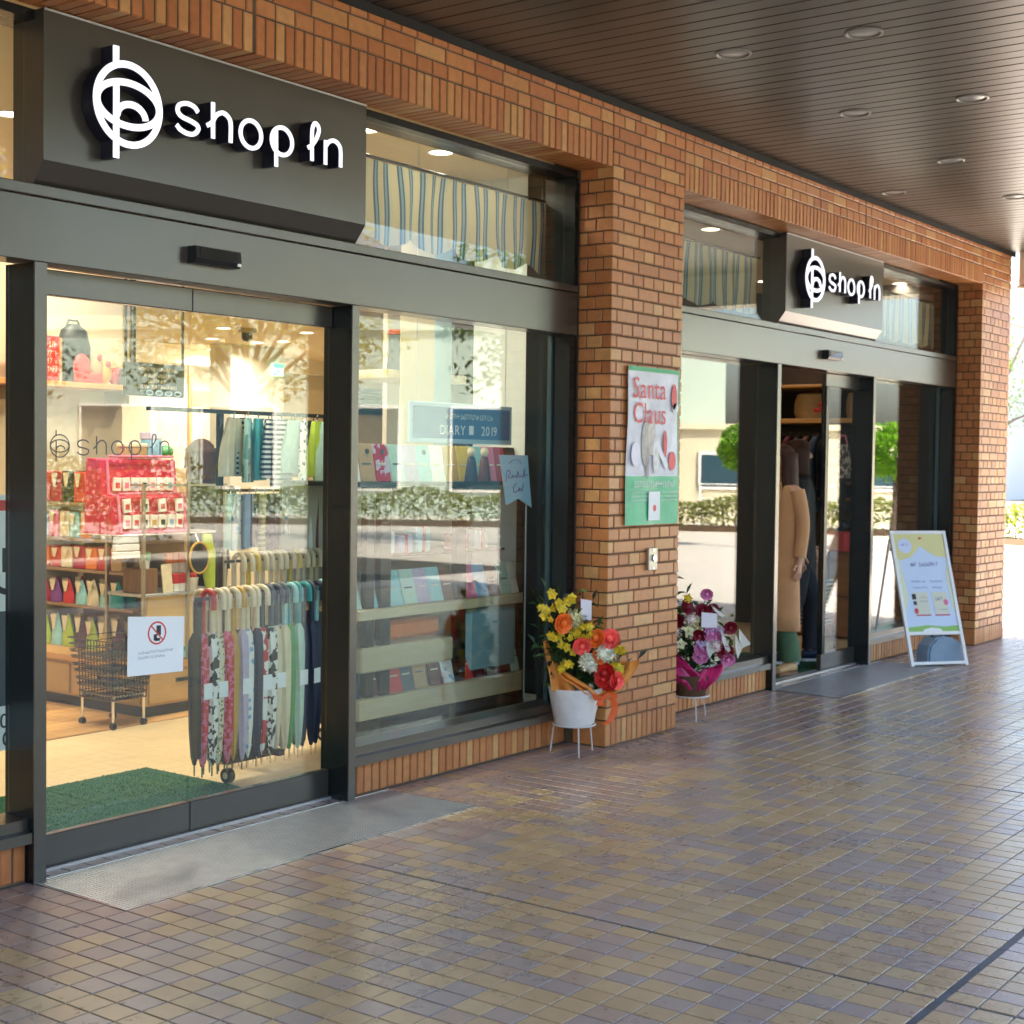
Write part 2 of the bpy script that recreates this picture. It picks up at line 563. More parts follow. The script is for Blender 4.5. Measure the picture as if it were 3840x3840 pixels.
TOPZ, LINZ, BASEZ = 3.54, 3.173, .15
NC = 48
PITCH = (TOPZ - BASEZ) / NC
H = .11
def pillar(X0, label):
    W = .77
    t = thing('brick_pillar', label, 'pillar', (X0, 0, 0), 'brick pillars along the shopfront')
    mb = MB(); mb.box(X0 + .012, X0 + W - .012, .006, .40, 0, TOPZ); mb.build('mortar_core', MORTAR, t)
    # soldier course at the foot
    n = 14; p = W / n
    for i in range(n): lay(t, X0 + i * p - (GAP / 2 if i == 0 else 0), X0 + (i + 1) * p + (GAP / 2 if i == n - 1 else 0), .004, BASEZ, d=.215 if i in (0, n - 1) else .05)
    ret = MB()
    for c in range(NC):
        z0 = BASEZ + c * PITCH; z1 = z0 + PITCH
        if c % 2 == 0:
            for i in range(7): lay(t, X0 + i * H - (GAP / 2 if i == 0 else 0), X0 + (i + 1) * H + (GAP / 2 if i == 6 else 0), z0, z1, d=.105 if i in (0, 6) else .06)
            segs = [(.11, .22)]
        else:
            row(t, X0 - GAP / 2, X0 + W + GAP / 2, z0, z1, 2 * H, H / 2 + GAP / 2, d=.055)
            segs = [(.06, .165), (.165, .22)]
        for a, b in segs:
            hh = PITCH - GAP
            for sx, xf in ((1, X0 + .005), (-1, X0 + W - .005)):
                xa, xb = (xf - .0045, xf + .05) if sx > 0 else (xf - .05, xf + .0045)
                ret.cbox(xa, xb, a + GAP / 2, b - GAP / 2, z0 + GAP / 2, z1 - GAP / 2, .003)
    ret.build('return_bricks', BRICK, t, kind='stuff')
    return t
P1 = pillar(6.742, 'brick pillar between the two shopfronts, the poster hung on its face')
P2 = pillar(12.742, 'far brick pillar at the end of the walkway, behind the A-board')

def lintel(xa, xm, xb, label):
    t = thing('brick_lintel', label, 'lintel', ((xa + xb) / 2, 0, LINZ), 'brick lintels over the shopfronts')
    mb = MB(); mb.box(xa, xb, .006, .225, LINZ + .006, TOPZ); mb.build('mortar_core', MORTAR, t)
    zs = LINZ + (TOPZ - LINZ) - 3 * PITCH
    for (u, v) in ((xa + .006, xm - .006), (xm + .006, xb - .006)):
        n = round((v - u) / .055); p = (v - u) / n
        for i in range(n): lay(t, u + i * p, u + (i + 1) * p, LINZ - .003, zs, d=.215)
        row(t, u, v, zs, zs + PITCH, H, None, d=.06)
        row(t, u, v, zs + PITCH, zs + 2 * PITCH, 2 * H, H / 2 + .04, d=.06)
        row(t, u, v, zs + 2 * PITCH, TOPZ - .002, H, None, d=.06)
    return t
lintel(1.512, 4.092, 6.742, 'brick lintel above the large near shop sign')
lintel(7.512, 10.163, 12.742, 'brick lintel above the smaller, farther shop sign')
def plinth(xa, xb, label):
    t = thing('brick_plinth', label, 'plinth', ((xa + xb) / 2, .27, 0), 'low brick plinths under the windows')
    mb = MB(); mb.box(xa, xb, .277, .40, 0, .15); mb.build('mortar_core', MORTAR, t)
    n = round((xb - xa) / .0555); p = (xb - xa) / n
    for i in range(n): lay(t, xa + i * p, xa + (i + 1) * p, .004, .15 + GAP - .001, y=.27, d=.05)
plinth(1.516, 3.235, 'short brick plinth left of the closed glass doors')
plinth(4.965, 6.74, 'brick plinth under the stationery window, ending at the yellow flowers')
plinth(7.514, 9.235, 'brick plinth behind the pink flowers, left of the open doorway')
plinth(10.965, 12.74, 'brick plinth behind the A-board')

# ================================================================ paving
fl = MB(); fl.box(-24, 13.72, -7, .40, -.12, -.0045)
FLOOR = fl.build('walkway_floor', GROUT); FLOOR['kind'] = 'structure'
TX, TY = .0945, .11
GR = [(4.19 - 10 * TX, 4.19 + 11 * TX, -2.815 + 23 * TY, -2.815 + 28 * TY)]
GR.append((GR[0][0] + 6.0, GR[0][1] + 6.0, GR[0][2], GR[0][3]))
def px(P):
    d = Vector(P) - cam.location if False else Vector(P) - Vector((0, -4.30862, 1.56864))
    z = d.dot(_f)
    return (.5 + 1.42688 * d.dot(_r) / z, .5 - 1.42688 * d.dot(_u) / z, z) if z > .1 else (9, 9, 9)
cells = []
for i in range(-52, 101):
    for j in range(-36, 30):
        x0 = 4.19 + i * TX; y0 = -2.815 + j * TY; xc, yc = x0 + TX / 2, y0 + TY / 2
        if xc > 13.70 or yc > .375: continue
        if yc > .27 and not (3.25 < xc < 4.95 or 9.25 < xc < 10.95): continue
        if any(a < xc < b and c < yc < d for a, b, c, d in GR): continue
        u, v, z = px((xc, yc, 0))
        vis = 0 < u < 1 and 0 < v < 1
        cells.append((0 if vis else 1, z, i, j, xc, yc))
cells.sort()
near = cells[:300]
def tile_dims(i, j):
    gx0 = .008 if i % 31.5 == 0 or i in (0, 31, 63) else .004
    return gx0
def tile_box(mb, cx, cy, w_, d, c=.0012, jit=0):
    n = len(mb.v); a, b = w_ / 2, d / 2; t = jit
    mb.v += [(cx - a + c, cy - b + c, t), (cx + a - c, cy - b + c, t), (cx + a - c, cy + b - c, t), (cx - a + c, cy + b - c, t),
             (cx - a, cy - b, t - c), (cx + a, cy - b, t - c), (cx + a, cy + b, t - c), (cx - a, cy + b, t - c),
             (cx - a, cy - b, -.012), (cx + a, cy - b, -.012), (cx + a, cy + b, -.012), (cx - a, cy + b, -.012)]
    mb.face((n, n + 1, n + 2, n + 3))
    for i in range(4):
        j = (i + 1) % 4
        mb.face((n + i, n + 4 + i, n + 4 + j, n + j)); mb.face((n + 4 + i, n + 8 + i, n + 8 + j, n + 4 + j))
TM = {}
def tile_geom(i, j, xc, yc):
    l = .0085 if i in (0, 31, 63) else .0032; r = .0085 if i in (-1, 30, 62) else .0032
    b = .014 if j == 0 else .0032; tp = .014 if j == -1 else .0032
    return TX - l - r, TY - b - tp, xc + (l - r) / 2, yc + (b - tp) / 2
def mauve(yc): return yc > -.62 and (yc > -.30 or rng.random() < .75)
for _, _, i, j, xc, yc in near:
    w_, d, cx, cy = tile_geom(i, j, xc, yc)
    k = (round(w_, 4), round(d, 4), mauve(yc))
    if k not in TM:
        mb = MB(); tile_box(mb, 0, 0, w_, d); TM[k] = mb.mesh('paving_tile', TILE_M if k[2] else TILE, fix=False)
    inst('paving_tile', TM[k], (cx, cy, rng.uniform(-.0006, .0006)), FLOOR, (rng.uniform(-.004, .004), rng.uniform(-.004, .004), rng.uniform(-.004, .004)))
far = MB()
for _, _, i, j, xc, yc in cells[300:]:
    w_, d, cx, cy = tile_geom(i, j, xc, yc)
    far.cur = 1 if mauve(yc) else 0
    tile_box(far, cx, cy, w_, d, jit=rng.uniform(-.0006, .0006))
far.build('paving_tiles', [TILE, TILE_M], FLOOR, fix=False, kind='stuff')
sj = MB()
for xx in (4.19, 4.19 + 31 * TX, 4.19 + 63 * TX): sj.box(xx - .006, xx + .006, -6.7, -.33, -.008, -.0025)
pts = [(-1 + i * .12, -2.815 + rng.uniform(-.002, .002), -.004) for i in range(122)]
for a, b in zip(pts, pts[1:]): sj.box(a[0], b[0], a[1] - .0125, a[1] + .0125, -.008, -.002 + rng.uniform(-.0012, .001))
sj.build('joint_sealant', SEAL, FLOOR)

# drainage gratings in front of the doors
def grating(r, label):
    x0, x1, y0, y1 = r
    t = thing('door_grating', label, 'grating', ((x0 + x1) / 2, (y0 + y1) / 2, 0), 'steel gratings before the doors')
    mb = MB()
    mb.box(x0, x1, y0, y0 + .012, -.03, .0035); mb.box(x0, x1, y1 - .012, y1, -.03, .0035)
    mb.box(x0, x0 + .01, y0 + .0125, y1 - .0125, -.03, .003); mb.box(x1 - .01, x1, y0 + .0125, y1 - .0125, -.03, .003)
    mb.build('grating_rim', CHROME, t)
    g = MB(); n = int((x1 - x0) / .016)
    for i in range(1, n): g.box(x0 + i * .016, x0 + i * .016 + .0095, y0 + .0125, y1 - .0125, -.02, .0015)
    n = int((y1 - y0) / .014)
    for i in range(1, n): g.box(x0 + .0105, x1 - .0105, y0 + i * .014, y0 + i * .014 + .005, -.0215, .0005)
    g.build('grating_bars', STEEL, t, kind='stuff')
    p = MB(); p.box(x0 + .001, x1 - .001, y0 + .001, y1 - .001, -.0044, -.0035); p.build('grating_pan', mat('grate_pan', (.05, .05, .052), .5, metal=.6), t)
grating(GR[0], 'wide steel grating in the paving before the closed glass doors')
grating(GR[1], 'far steel grating before the open doorway')

# ================================================================ soffit over the walkway
ce = MB(); ce.box(-24.0, 13.64, -3.35, -.004, 3.556, 3.60)
CEIL = ce.build('walkway_ceiling', DARK); CEIL['kind'] = 'structure'
sm_ = MB(); sm_.cbox(-.0532, .0532, -3.34, -.008, 0, .015, .003)
sme = sm_.mesh('ceiling_slat', SLAT)
ns = int(15.5 / .113)
for i in range(ns):
    inst('ceiling_slat', sme, (-1.85 + i * .113, 0, 3.54 + rng.uniform(-.0006, .0006)), CEIL)
# dark strip standing in for the shadow line along the bricks and the beam that closes the end
tr = MB(); tr.box(-2.0, 13.6, -.0075, -.0035, 3.50, 3.556); tr.build('shadow_line_strip', DARK, CEIL)
BEAMM = mat('beam_paint', (.62, .56, .47), .45, var=.04)
be = MB(); be.cbox(13.645, 13.95, -3.35, -.02, 3.25, 3.62, .008); be.box(13.64, 13.955, -3.36, -.01, 3.225, 3.248)
o = be.build('end_beam', BEAMM); o['kind'] = 'structure'
uf = MB(); uf.box(-24, 13.55, .235, 8.6, 3.605, 12.5); uf.box(-24, 13.9, -3.4, .23, 3.605, 3.75); uf.box(-24, .545, .30, 8.6, -.1, 3.60); uf.box(13.41, 13.5, .41, 8.6, -.1, 3.60); uf.box(.55, 13.4, 8.51, 8.6, -.1, 3.6)
o = uf.build('building_shade_shell', mat('upper_render', (.42, .36, .29), .8, var=.08)); o['kind'] = 'structure'  # unseen upper storeys, height set to throw shade across the square

DLT = mat('downlight_trim', (.26, .24, .21), .35, var=.03)
DLR = mat('downlight_glass', (.42, .41, .39), .25)
def make_downlight(label, x, y):
    t = thing('downlight', label, 'downlight', (x, y, 3.54), 'round downlights in the slatted ceiling')
    mb = MB(); mb.lathe((x, y, 3.54), [(.088, .001), (.088, -.006), (.078, -.008), (.070, .004), (.068, .03)], 24); mb.build('trim_ring', DLT, t)
    mb = MB(); mb.lathe((x, y, 3.54), [(.0, -.004), (.05, -.0035), (.069, .002), (.069, .006)], 24); mb.build('diffuser', DLR, t)
    return t
dl = make_downlight('unlit round downlight nearest the picture top, in the outer row', 6.346, -1.59)
for x, y, lb in [(6.316, -.94, 'unlit round downlight nearest to the big sign, in the inner row'), (7.778, -1.596, 'unlit round downlight at the right edge, second along the outer row'),
                 (7.748, -.946, 'unlit round downlight second along the inner row, before the near pillar'), (9.282, -.942, 'unlit round downlight third along the inner row'),
                 (10.134, -.219, 'unlit round downlight closest to the brick lintel'), (10.758, -.889, 'farthest unlit round downlight, cut by the right edge')]:
    dup(dl, (x, y, 3.54), lb)

# ================================================================ shopfronts
def shopfront():
    t = thing('shopfront', 'dark bronze shopfront with closed glass doors under the large sign', 'shopfront', (5, .3, 0), 'bronze aluminium shopfronts')
    mb = MB(); mb.cbox(1.516, 6.737, .22, .36, 2.27, 2.501, .003); mb.build('header_panel', FRAME, t)
    mb = MB(); mb.cbox(1.516, 6.737, .217, .36, 2.505, 2.546, .003); mb.build('header_trim', FRAME, t)
    mb = MB(); mb.cbox(1.516, 6.737, .232, .40, 3.135, 3.170, .002); mb.build('head_frame', FRAMED, t)
    mb = MB(); mb.box(6.672, 6.739, .225, .42, .15, 2.268); mb.box(6.704, 6.739, .225, .42, 2.548, 3.133)
    mb.build('jamb', FRAMED, t)
    mb = MB(); mb.box(6.655, 6.671, .335, .36, .236, 2.268); mb.build('glazing_bead', mat('bead', (.05, .085, .09), .3, metal=.3), t)
    for x0, x1 in ((3.236, 3.288), (4.918, 4.963)):
        mb = MB(); mb.box(x0, x1, .231, .40, 0, 2.268); mb.cur = 1; mb.box(x0, x1, .224, .2305, 0, 2.268)
        mb.build('door_post', [FRAMED, FRAME], t)
    for x0, x1 in ((1.516, 3.235), (4.964, 6.671)):
        mb = MB()
        mb.prism([(.232, .151), (.232, .19), (.262, .196), (.262, .236), (.40, .240), (.40, .151)], x0, x1, lambda u, v, a: (a, u, v))
        mb.build('sill', FRAME, t)
        mb = MB(); mb.box(x0 + .0005, x1 - .0005, .372, .380, .2405, 2.2695); mb.build('window_pane', GLASS, t)
    for x0, x1 in ((1.516, 3.238), (4.952, 6.7035)):
        mb = MB(); mb.box(x0, x1, .290, .298, 2.5465, 3.1345); mb.build('transom_pane', GLASS, t)
    mb = MB(); mb.box(3.29, 4.917, .33, .41, .0002, .012); mb.build('door_track', STEEL, t)
    return t
SF = shopfront()
dup(SF, (11, .3, 0), 'farther bronze shopfront with its glass door slid open under the small sign')
def leaf(x0, x1, label, stile=None):
    t = thing('sliding_door', label, 'glass door', ((x0 + x1) / 2, .365, .02), 'sliding glass door leaves')
    mb = MB(); mb.cbox(x0, x1, .345, .385, .014, .135, .003); mb.build('bottom_rail', FRAME, t)
    mb = MB(); mb.cbox(x0, x1, .345, .385, 2.17, 2.266, .003); mb.build('top_rail', FRAME, t)
    mb = MB(); mb.box(x0 + .002, x1 - .002, .361, .369, .136, 2.169); mb.build('glass_pane', GLASS, t)
    if stile:
        mb = MB(); mb.box(stile, stile + .05, .344, .386, .136, 2.169); mb.build('stile', FRAMED, t)
    return t
leaf(3.29, 4.081, 'left closed glass door leaf bearing the thin dark lettering')
leaf(4.086, 4.916, 'right closed glass door leaf before the umbrella rack')
leaf(10.30, 11.13, 'half open glass door leaf right of the person in the camel coat', 10.31)

# ---------------------------------------------------------------- signs
LP = {'s': [(3.897, 2.917), (3.878, 2.934), (3.84, 2.94), (3.803, 2.927), (3.795, 2.903), (3.815, 2.885), (3.861, 2.876), (3.892, 2.866), (3.898, 2.850), (3.878, 2.830), (3.845, 2.825), (3.809, 2.834), (3.79, 2.849)],
      'n2': [(4.613, 2.915), (4.635, 2.938), (4.664, 2.947), (4.692, 2.937), (4.706, 2.911), (4.707, 2.84)],
      'h2': [(3.943, 2.875), (3.970, 2.893), (3.99, 2.923), (4.023, 2.940), (4.053, 2.930), (4.067, 2.904), (4.067, 2.83)],
      'i': [(4.531, 2.838), (4.530, 2.956), (4.538, 2.99), (4.55, 3.0), (4.568, 2.989), (4.570, 2.966), (4.554, 2.933), (4.531, 2.906), (4.506, 2.889)]}
def ell(cx, cz, rx, rz, a0=0, a1=2 * pi, n=40):
    full = abs(a1 - a0 - 2 * pi) < 1e-6
    return [(cx + rx * cos(a0 + (a1 - a0) * i / n), cz + rz * sin(a0 + (a1 - a0) * i / n)) for i in range(n if full else n + 1)]
def sp2(p): return [(q.x, q.y) for q in spline([(a, b, 0) for a, b in p], 7)]
GLY = [('s', [(sp2(LP['s']), 0)]), ('h', [([(3.974, 2.972), (3.975, 2.83)], 0), (sp2(LP['h2']), 0)]), ('o', [(ell(4.178, 2.884, .057, .055), 1)]),
       ('p', [(ell(4.353, 2.888, .059, .056), 1), ([(4.318, 2.93), (4.320, 2.778)], 0)]), ('i', [(sp2(LP['i']), 0)]), ('n', [([(4.613, 2.94), (4.613, 2.836)], 0), (sp2(LP['n2']), 0)])]
LOGO = [(ell(3.56, 2.878, .147, .147, n=64), 1), (ell(3.56, 2.878, .143, .080, n=64), 1), ([(3.501, 3.082), (3.501, 3.012)], 0), ([(3.502, 2.942), (3.502, 2.672)], 0), (ell(3.572, 2.830, .066, .05, pi * 1.0, 0.05, 18), 0)]
def shop_sign():
    t = thing('shop_sign', 'large dark sign box reading shop in, over the closed doors', 'shop sign', (4.1, .2, 2.55), 'signs reading shop in')
    mb = MB(); mb.prism([(.36, 2.549), (.242, 2.549), (.18, 2.630), (.18, 3.168), (.36, 3.168)], 3.24, 4.95, lambda u, v, a: (a, u, v)); mb.build('sign_box', FRAME, t)
    mb = MB(); mb.box(3.242, 4.948, .176, .1795, 3.1605, 3.168); mb.build('top_strip', STEEL, t)
    def glyph(name, fname, strokes, w_):
        bd = MB(); fc = MB()
        for k, (pts, closed) in enumerate(strokes):
            e = k * .0007
            stroke3d(bd, pts, w_, .112 - e, .178, closed); stroke3d(fc, pts, w_ - .001, .106 - e, .1118 - e, closed)
        b = bd.build(name, LETSIDE, t); fc.build(fname, LETFACE, b)
    glyph('logo_mark', 'logo_face', LOGO, .026)
    for nm, st in GLY: glyph('letter', 'letter_face', st, .0185)
    return t
S1 = shop_sign()
dup(S1, (10.1, .2, 2.55), 'smaller looking, farther sign box reading shop in, over the open doorway')
def sensor():
    t = thing('door_sensor', 'black door sensor on the header over the closed doors', 'sensor', (4.06, .2, 2.38), 'door sensors on the headers')
    mb = MB(); mb.prism([(.219, 2.345), (.219, 2.412), (.172, 2.412), (.165, 2.365), (.178, 2.345)], 3.945, 4.185, lambda u, v, a: (a, u, v)); mb.build('sensor_body', BLACKP, t)
    mb = MB(); mb.prism([(.1708, 2.408), (.1645, 2.368), (.1635, 2.368), (.1698, 2.408)], 3.965, 4.165, lambda u, v, a: (a, u, v)); mb.build('sensor_window', mat('smoked_lens', (.03, .03, .028), .06), t)
    mb = MB(); mb.box(4.165, 4.183, .1655, .1715, 2.352, 2.364); mb.build('sensor_lamp', mat('lamp_dot', (.8, .8, .78), .2), t)
    return t
SN = sensor()
dup(SN, (10.06, .2, 2.38), 'door sensor on the header over the open doorway')
# thin lettering on the near door leaf
t = thing('door_lettering', 'thin dark vinyl lettering reading shop in on the left door leaf', 'lettering', (3.6, .36, 1.6))
def vinyl(strokes, w_, name):
    mb = MB()
    for k, (pts, cl) in enumerate(strokes): stroke3d(mb, pts, w_, .3600 - k * .00012, .36085, cl)
    mb.build(name, mat('vinyl', (.10, .10, .11), .5), t)
vinyl([([(3.445 + (x - 3.56) * .29, 1.607 + (z - 2.878) * .29) for x, z in p], c) for p, c in LOGO], .0045, 'logo_mark')
for nm, st in GLY: vinyl([([(3.551 + (x - 3.845) * .49, 1.574 + (z - 2.825) * .5) for x, z in p], c) for p, c in st], .0055, 'letter')

# ================================================================ shop interior: shell
def struct(mb, name, m, **kw):
    o = mb.build(name, m, **kw); o['kind'] = 'structure'; return o
SFL = mat('shop_floor_vinyl', (.62, .47, .27), .42, var=.08, scale=5, stretch=(1, 6, 1))
struct(MB().box(.55, 13.6, .4005, 8.4, -.1, .003), 'shop_floor', SFL)
PL = mat('floor_plank_wood', (.58, .32, .12), .4, rnd=.22, var=.12, scale=5, stretch=(1, 12, 1))
wf = struct(MB().box(3.9, 7.4, 2.47, 3.98, .0005, .004), 'wood_floor', DARK)
pm = MB().cbox(-.497, .497, -.046, .046, 0, .008, .0015).mesh('plank', PL)
for j in range(16):
    for i in range(4):
        xx = 4.1 + i + (j % 3) * .33
        if xx - .5 > 3.9 and xx + .5 < 7.45: inst('plank', pm, (xx, 2.517 + j * .094, .0035), wf)
struct(MB().box(.3, 13.4, 8.3, 8.5, 0, 3.3), 'shop_back_wall', WHITEW)
struct(MB().box(13.25, 13.4, .42, 8.3, 0, 3.3), 'shop_side_wall', CREAM)
struct(MB().box(13.0, 13.249, .43, 3.96, .004, 3.249), 'added_dark_side', mat('dark_wall', (.035, .028, .022), .7))  # dark sheet added over the side wall to keep the far bay dim
struct(MB().box(7.42, 9.95, 1.75, 1.80, .004, 3.249), 'dark_display_wall', mat('dark_wall', (.035, .028, .022), .7))  # made-up dark backdrop so the far left glass shows mainly reflections
struct(MB().box(.56, 6.65, 4.0, 4.12, 0, 3.249), 'partition_wall', CREAM)
c_ = MB(); c_.box(.56, 13.4, .40, 4.05, 3.25, 3.32); c_.box(.56, 13.4, 4.05, 8.3, 2.75, 3.32)
struct(c_, 'shop_ceiling', CEILW)
struct(MB().box(6.7, 13.2, 8.0, 8.15, 2.585, 2.749), 'bulkhead_beam', mat('cove_white', (.84, .8, .7), .7))
struct(MB().box(10.42, 11.17, 6.98, 7.3, 0, 2.749), 'shop_column', WHITEW)
struct(MB().box(7.0, 7.36, .42, 1.15, 0, 3.249), 'window_column', mat('column_pale', (.66, .72, .70), .6, var=.03))
struct(MB().box(6.78, 6.995, .44, .60, 0.241, 3.2), 'window_pier_panel', FRAMED)
tim = MB(); tim.box(10.72, 11.1, 7.93, 7.96, 2.12, 2.30); tim.box(10.69, 10.74, 7.93, 7.96, 0, 2.58)
struct(tim, 'timber_wall_panel', WOODO)

LAMPE = mat('lamp_disc', (1, .95, .85), .4, emit=(1, .80, .55), estr=2.6)
LAMPN = [0]
def shop_light(x, y, z, lb, power=6.5):
    t = thing('shop_downlight', lb, 'downlight', (x, y, z), 'lit downlights in the shop ceiling')
    MB().lathe((x, y, z), [(.078, .001), (.078, -.005), (.066, -.006), (.062, .002)], 20).build('trim_ring', WHITE, t)
    MB().lathe((x, y, z), [(.0, -.0015), (.0615, -.001), (.0615, .001)], 20).build('lamp', LAMPE, t)
    l = bpy.data.lights.new('shop_area_light', 'AREA'); l.shape = 'DISK'; l.size = .12; l.energy = power; l.color = (1, .86, .68); l.spread = radians(150)
    lo = bpy.data.objects.new('shop_area_light', l); COL.objects.link(lo); lo.location = (x, y, z - .012)
for x, y, z, lb in [(5.58, .76, 3.25, 'lit downlight behind the transom, touching the large sign edge'), (6.215, .78, 3.25, 'lit downlight behind the transom above the striped curtain'),
                    (9.29, .80, 3.25, 'lit downlight above the striped curtain left of the small sign'), (12.18, 1.82, 3.25, 'lit downlight low in the transom left of the small sign'),
                    (12.95, .84, 3.25, 'lit downlight right of the small sign'), (4.36, 2.0, 3.25, 'lit downlight at the left picture edge beside the large sign'),
                    (9.868, 5.36, 2.75, 'lit shop downlight at upper right inside the glass doors'), (10.46, 6.64, 2.75, 'lit shop downlight before the white column, left of a close pair'),
                    (10.49, 6.30, 2.75, 'lit shop downlight before the white column, right of a close pair'), (11.22, 7.31, 2.75, 'lit shop downlight just above the bright bulkhead'),
                    (9.92, 6.71, 2.75, 'lit shop downlight left of the dome camera'), (9.154, 5.71, 2.75, 'lit shop downlight among the leaf reflections'),
                    (10.91, 7.8, 2.75, 'lit shop downlight above the blackboard, left one'), (10.89, 7.5, 2.75, 'lit shop downlight above the blackboard, right one')]:
    shop_light(x, y, z, lb, 1.0 if x > 9.2 and z > 3 else 2.2)
def fill_lamp(x, y, z=3.24, power=4.8):  # unseen lamp added to brighten the shop, without a fixture
    l = bpy.data.lights.new('shop_area_light', 'AREA'); l.shape = 'DISK'; l.size = .12; l.energy = power; l.color = (1, .86, .68); l.spread = radians(150)
    lo = bpy.data.objects.new('shop_area_light', l); COL.objects.link(lo); lo.location = (x, y, z)
for x, y in ((4.2, 3.2), (5.0, 1.7), (5.3, 2.0), (5.9, 3.4), (7.3, 2.4)): fill_lamp(x, y)
for x, y in ((7.8, 5.0), (8.0, 7.0), (12.4, 6.0)): fill_lamp(x, y, 2.735, 1.6)

cd = thing('dome_camera', 'dark dome camera under the shop ceiling', 'camera', (9.3, 5.56, 2.75))
MB().lathe((9.3, 5.56, 2.75), [(.085, .001), (.085, -.035), (.075, -.04)], 18).build('camera_base', mat('tan_plastic', (.4, .3, .18), .5), cd)
MB().lathe((9.3, 5.56, 2.71), [(.05, .001), (.05, -.05), (.03, -.075), (.002, -.08)], 16).build('camera_dome', BLACKP, cd)
ex = thing('exit_sign', 'small green and white exit sign on the white column', 'exit sign', (11.06, 6.975, 2.515))
MB().cbox(10.98, 11.14, 6.94, 6.979, 2.45, 2.58, .004).build('sign_case', mat('exit_face', (.5, .8, .6), .4, emit=(.5, 1, .7), estr=.25), ex)
g = MB(); g.box(10.985, 11.135, 6.936, 6.9395, 2.535, 2.576); g.box(10.985, 11.02, 6.936, 6.9395, 2.455, 2.475); g.box(11.04, 11.05, 6.936, 6.9395, 2.47, 2.53); g.box(11.03, 11.075, 6.936, 6.9395, 2.49, 2.5)
g.build('pictogram', mat('exit_green', (.0, .45, .2), .4, emit=(0, .8, .35), estr=.2), ex)

# ---------------------------------------------------------------- turf mats
TURF = mat('turf_blades', (.006, .115, .045), .6, rnd=.35)
def turf(x0, x1, y0, y1, label, n):
    t = thing('turf_mat', label, 'mat', ((x0 + x1) / 2, (y0 + y1) / 2, .003), 'green turf door mats')
    MB().box(x0, x1, y0, y1, .003, .012).build('mat_backing', mat('mat_back', (.005, .07, .025), .9), t)
    b = MB()
    for _ in range(n):
        x, y = rng.uniform(x0, x1), rng.uniform(y0, y1); a = rng.uniform(0, 2 * pi); h = rng.uniform(.004, .010); w2 = .0022
        b.quad((x - cos(a) * w2, y - sin(a) * w2, .011), (x + cos(a) * w2, y + sin(a) * w2, .011), (x + rng.uniform(-.008, .008), y + rng.uniform(-.008, .008), .011 + h))
    b.build('turf_pile', TURF, t, fix=False, kind='stuff')
turf(3.32, 4.79, .47, 1.48, 'green turf mat inside the closed glass doors', 16000)
turf(9.32, 10.9, .42, 1.30, 'green turf mat under the person in the camel coat', 5000)

# ---------------------------------------------------------------- colours for goods
def pm_(n, c, r=.55, **k): return mat('goods_' + n, c, r, **k)
GC = dict(red=(.55, .03, .03), crimson=(.42, .01, .05), pink=(.72, .16, .28), orange=(.75, .19, .03), yellow=(.72, .50, .06), lime=(.42, .55, .04), green=(.05, .30, .06), teal=(.03, .30, .32), aqua=(.30, .58, .58),
          sky=(.22, .42, .60), blue=(.05, .15, .42), navy=(.012, .02, .06), black=(.007, .007, .008), white=(.80, .78, .72), cream=(.72, .62, .42), tan=(.45, .28, .13), brown=(.15, .06, .03), grey=(.30, .30, .31), slate=(.06, .08, .11), purple=(.20, .05, .22), mint=(.45, .62, .52), maroon=(.10, .012, .016), gold=(.55, .33, .06), lilac=(.5, .42, .55))
G_ = {k: pm_(k, v, var=.08, scale=30) for k, v in GC.items()}
def patt(name, c1, c2, kind='stripe', sc_=40, axis=2):
    """Two-colour cloth or print."""
    m = mat(name, c1, .7)
    t = m.node_tree; b = t.nodes['Principled BSDF']
    tc = t.nodes.new('ShaderNodeTexCoord')
    cr = t.nodes.new('ShaderNodeValToRGB'); cr.color_ramp.interpolation = 'CONSTANT'
    cr.color_ramp.elements[0].color = (*c1, 1); cr.color_ramp.elements[1].color = (*c2, 1); cr.color_ramp.elements[1].position = .5
    if kind == 'stripe':
        n = t.nodes.new('ShaderNodeTexWave'); n.bands_direction = 'XYZ'[axis]; n.inputs['Scale'].default_value = sc_; n.inputs['Distortion'].default_value = .3; o_ = n.outputs['Fac']
    elif kind == 'dots':
        n = t.nodes.new('ShaderNodeTexVoronoi'); n.inputs['Scale'].default_value = sc_; o_ = n.outputs['Distance']; cr.color_ramp.elements[0].color = (*c2, 1); cr.color_ramp.elements[1].color = (*c1, 1); cr.color_ramp.elements[1].position = .35
    else:
        n = t.nodes.new('ShaderNodeTexNoise'); n.inputs['Scale'].default_value = sc_; n.inputs['Detail'].default_value = 3; o_ = n.outputs['Fac']
    t.links.new(tc.outputs['Object'], n.inputs['Vector']); t.links.new(o_, cr.inputs[0]); t.links.new(cr.outputs[0], b.inputs['Base Color'])
    return m
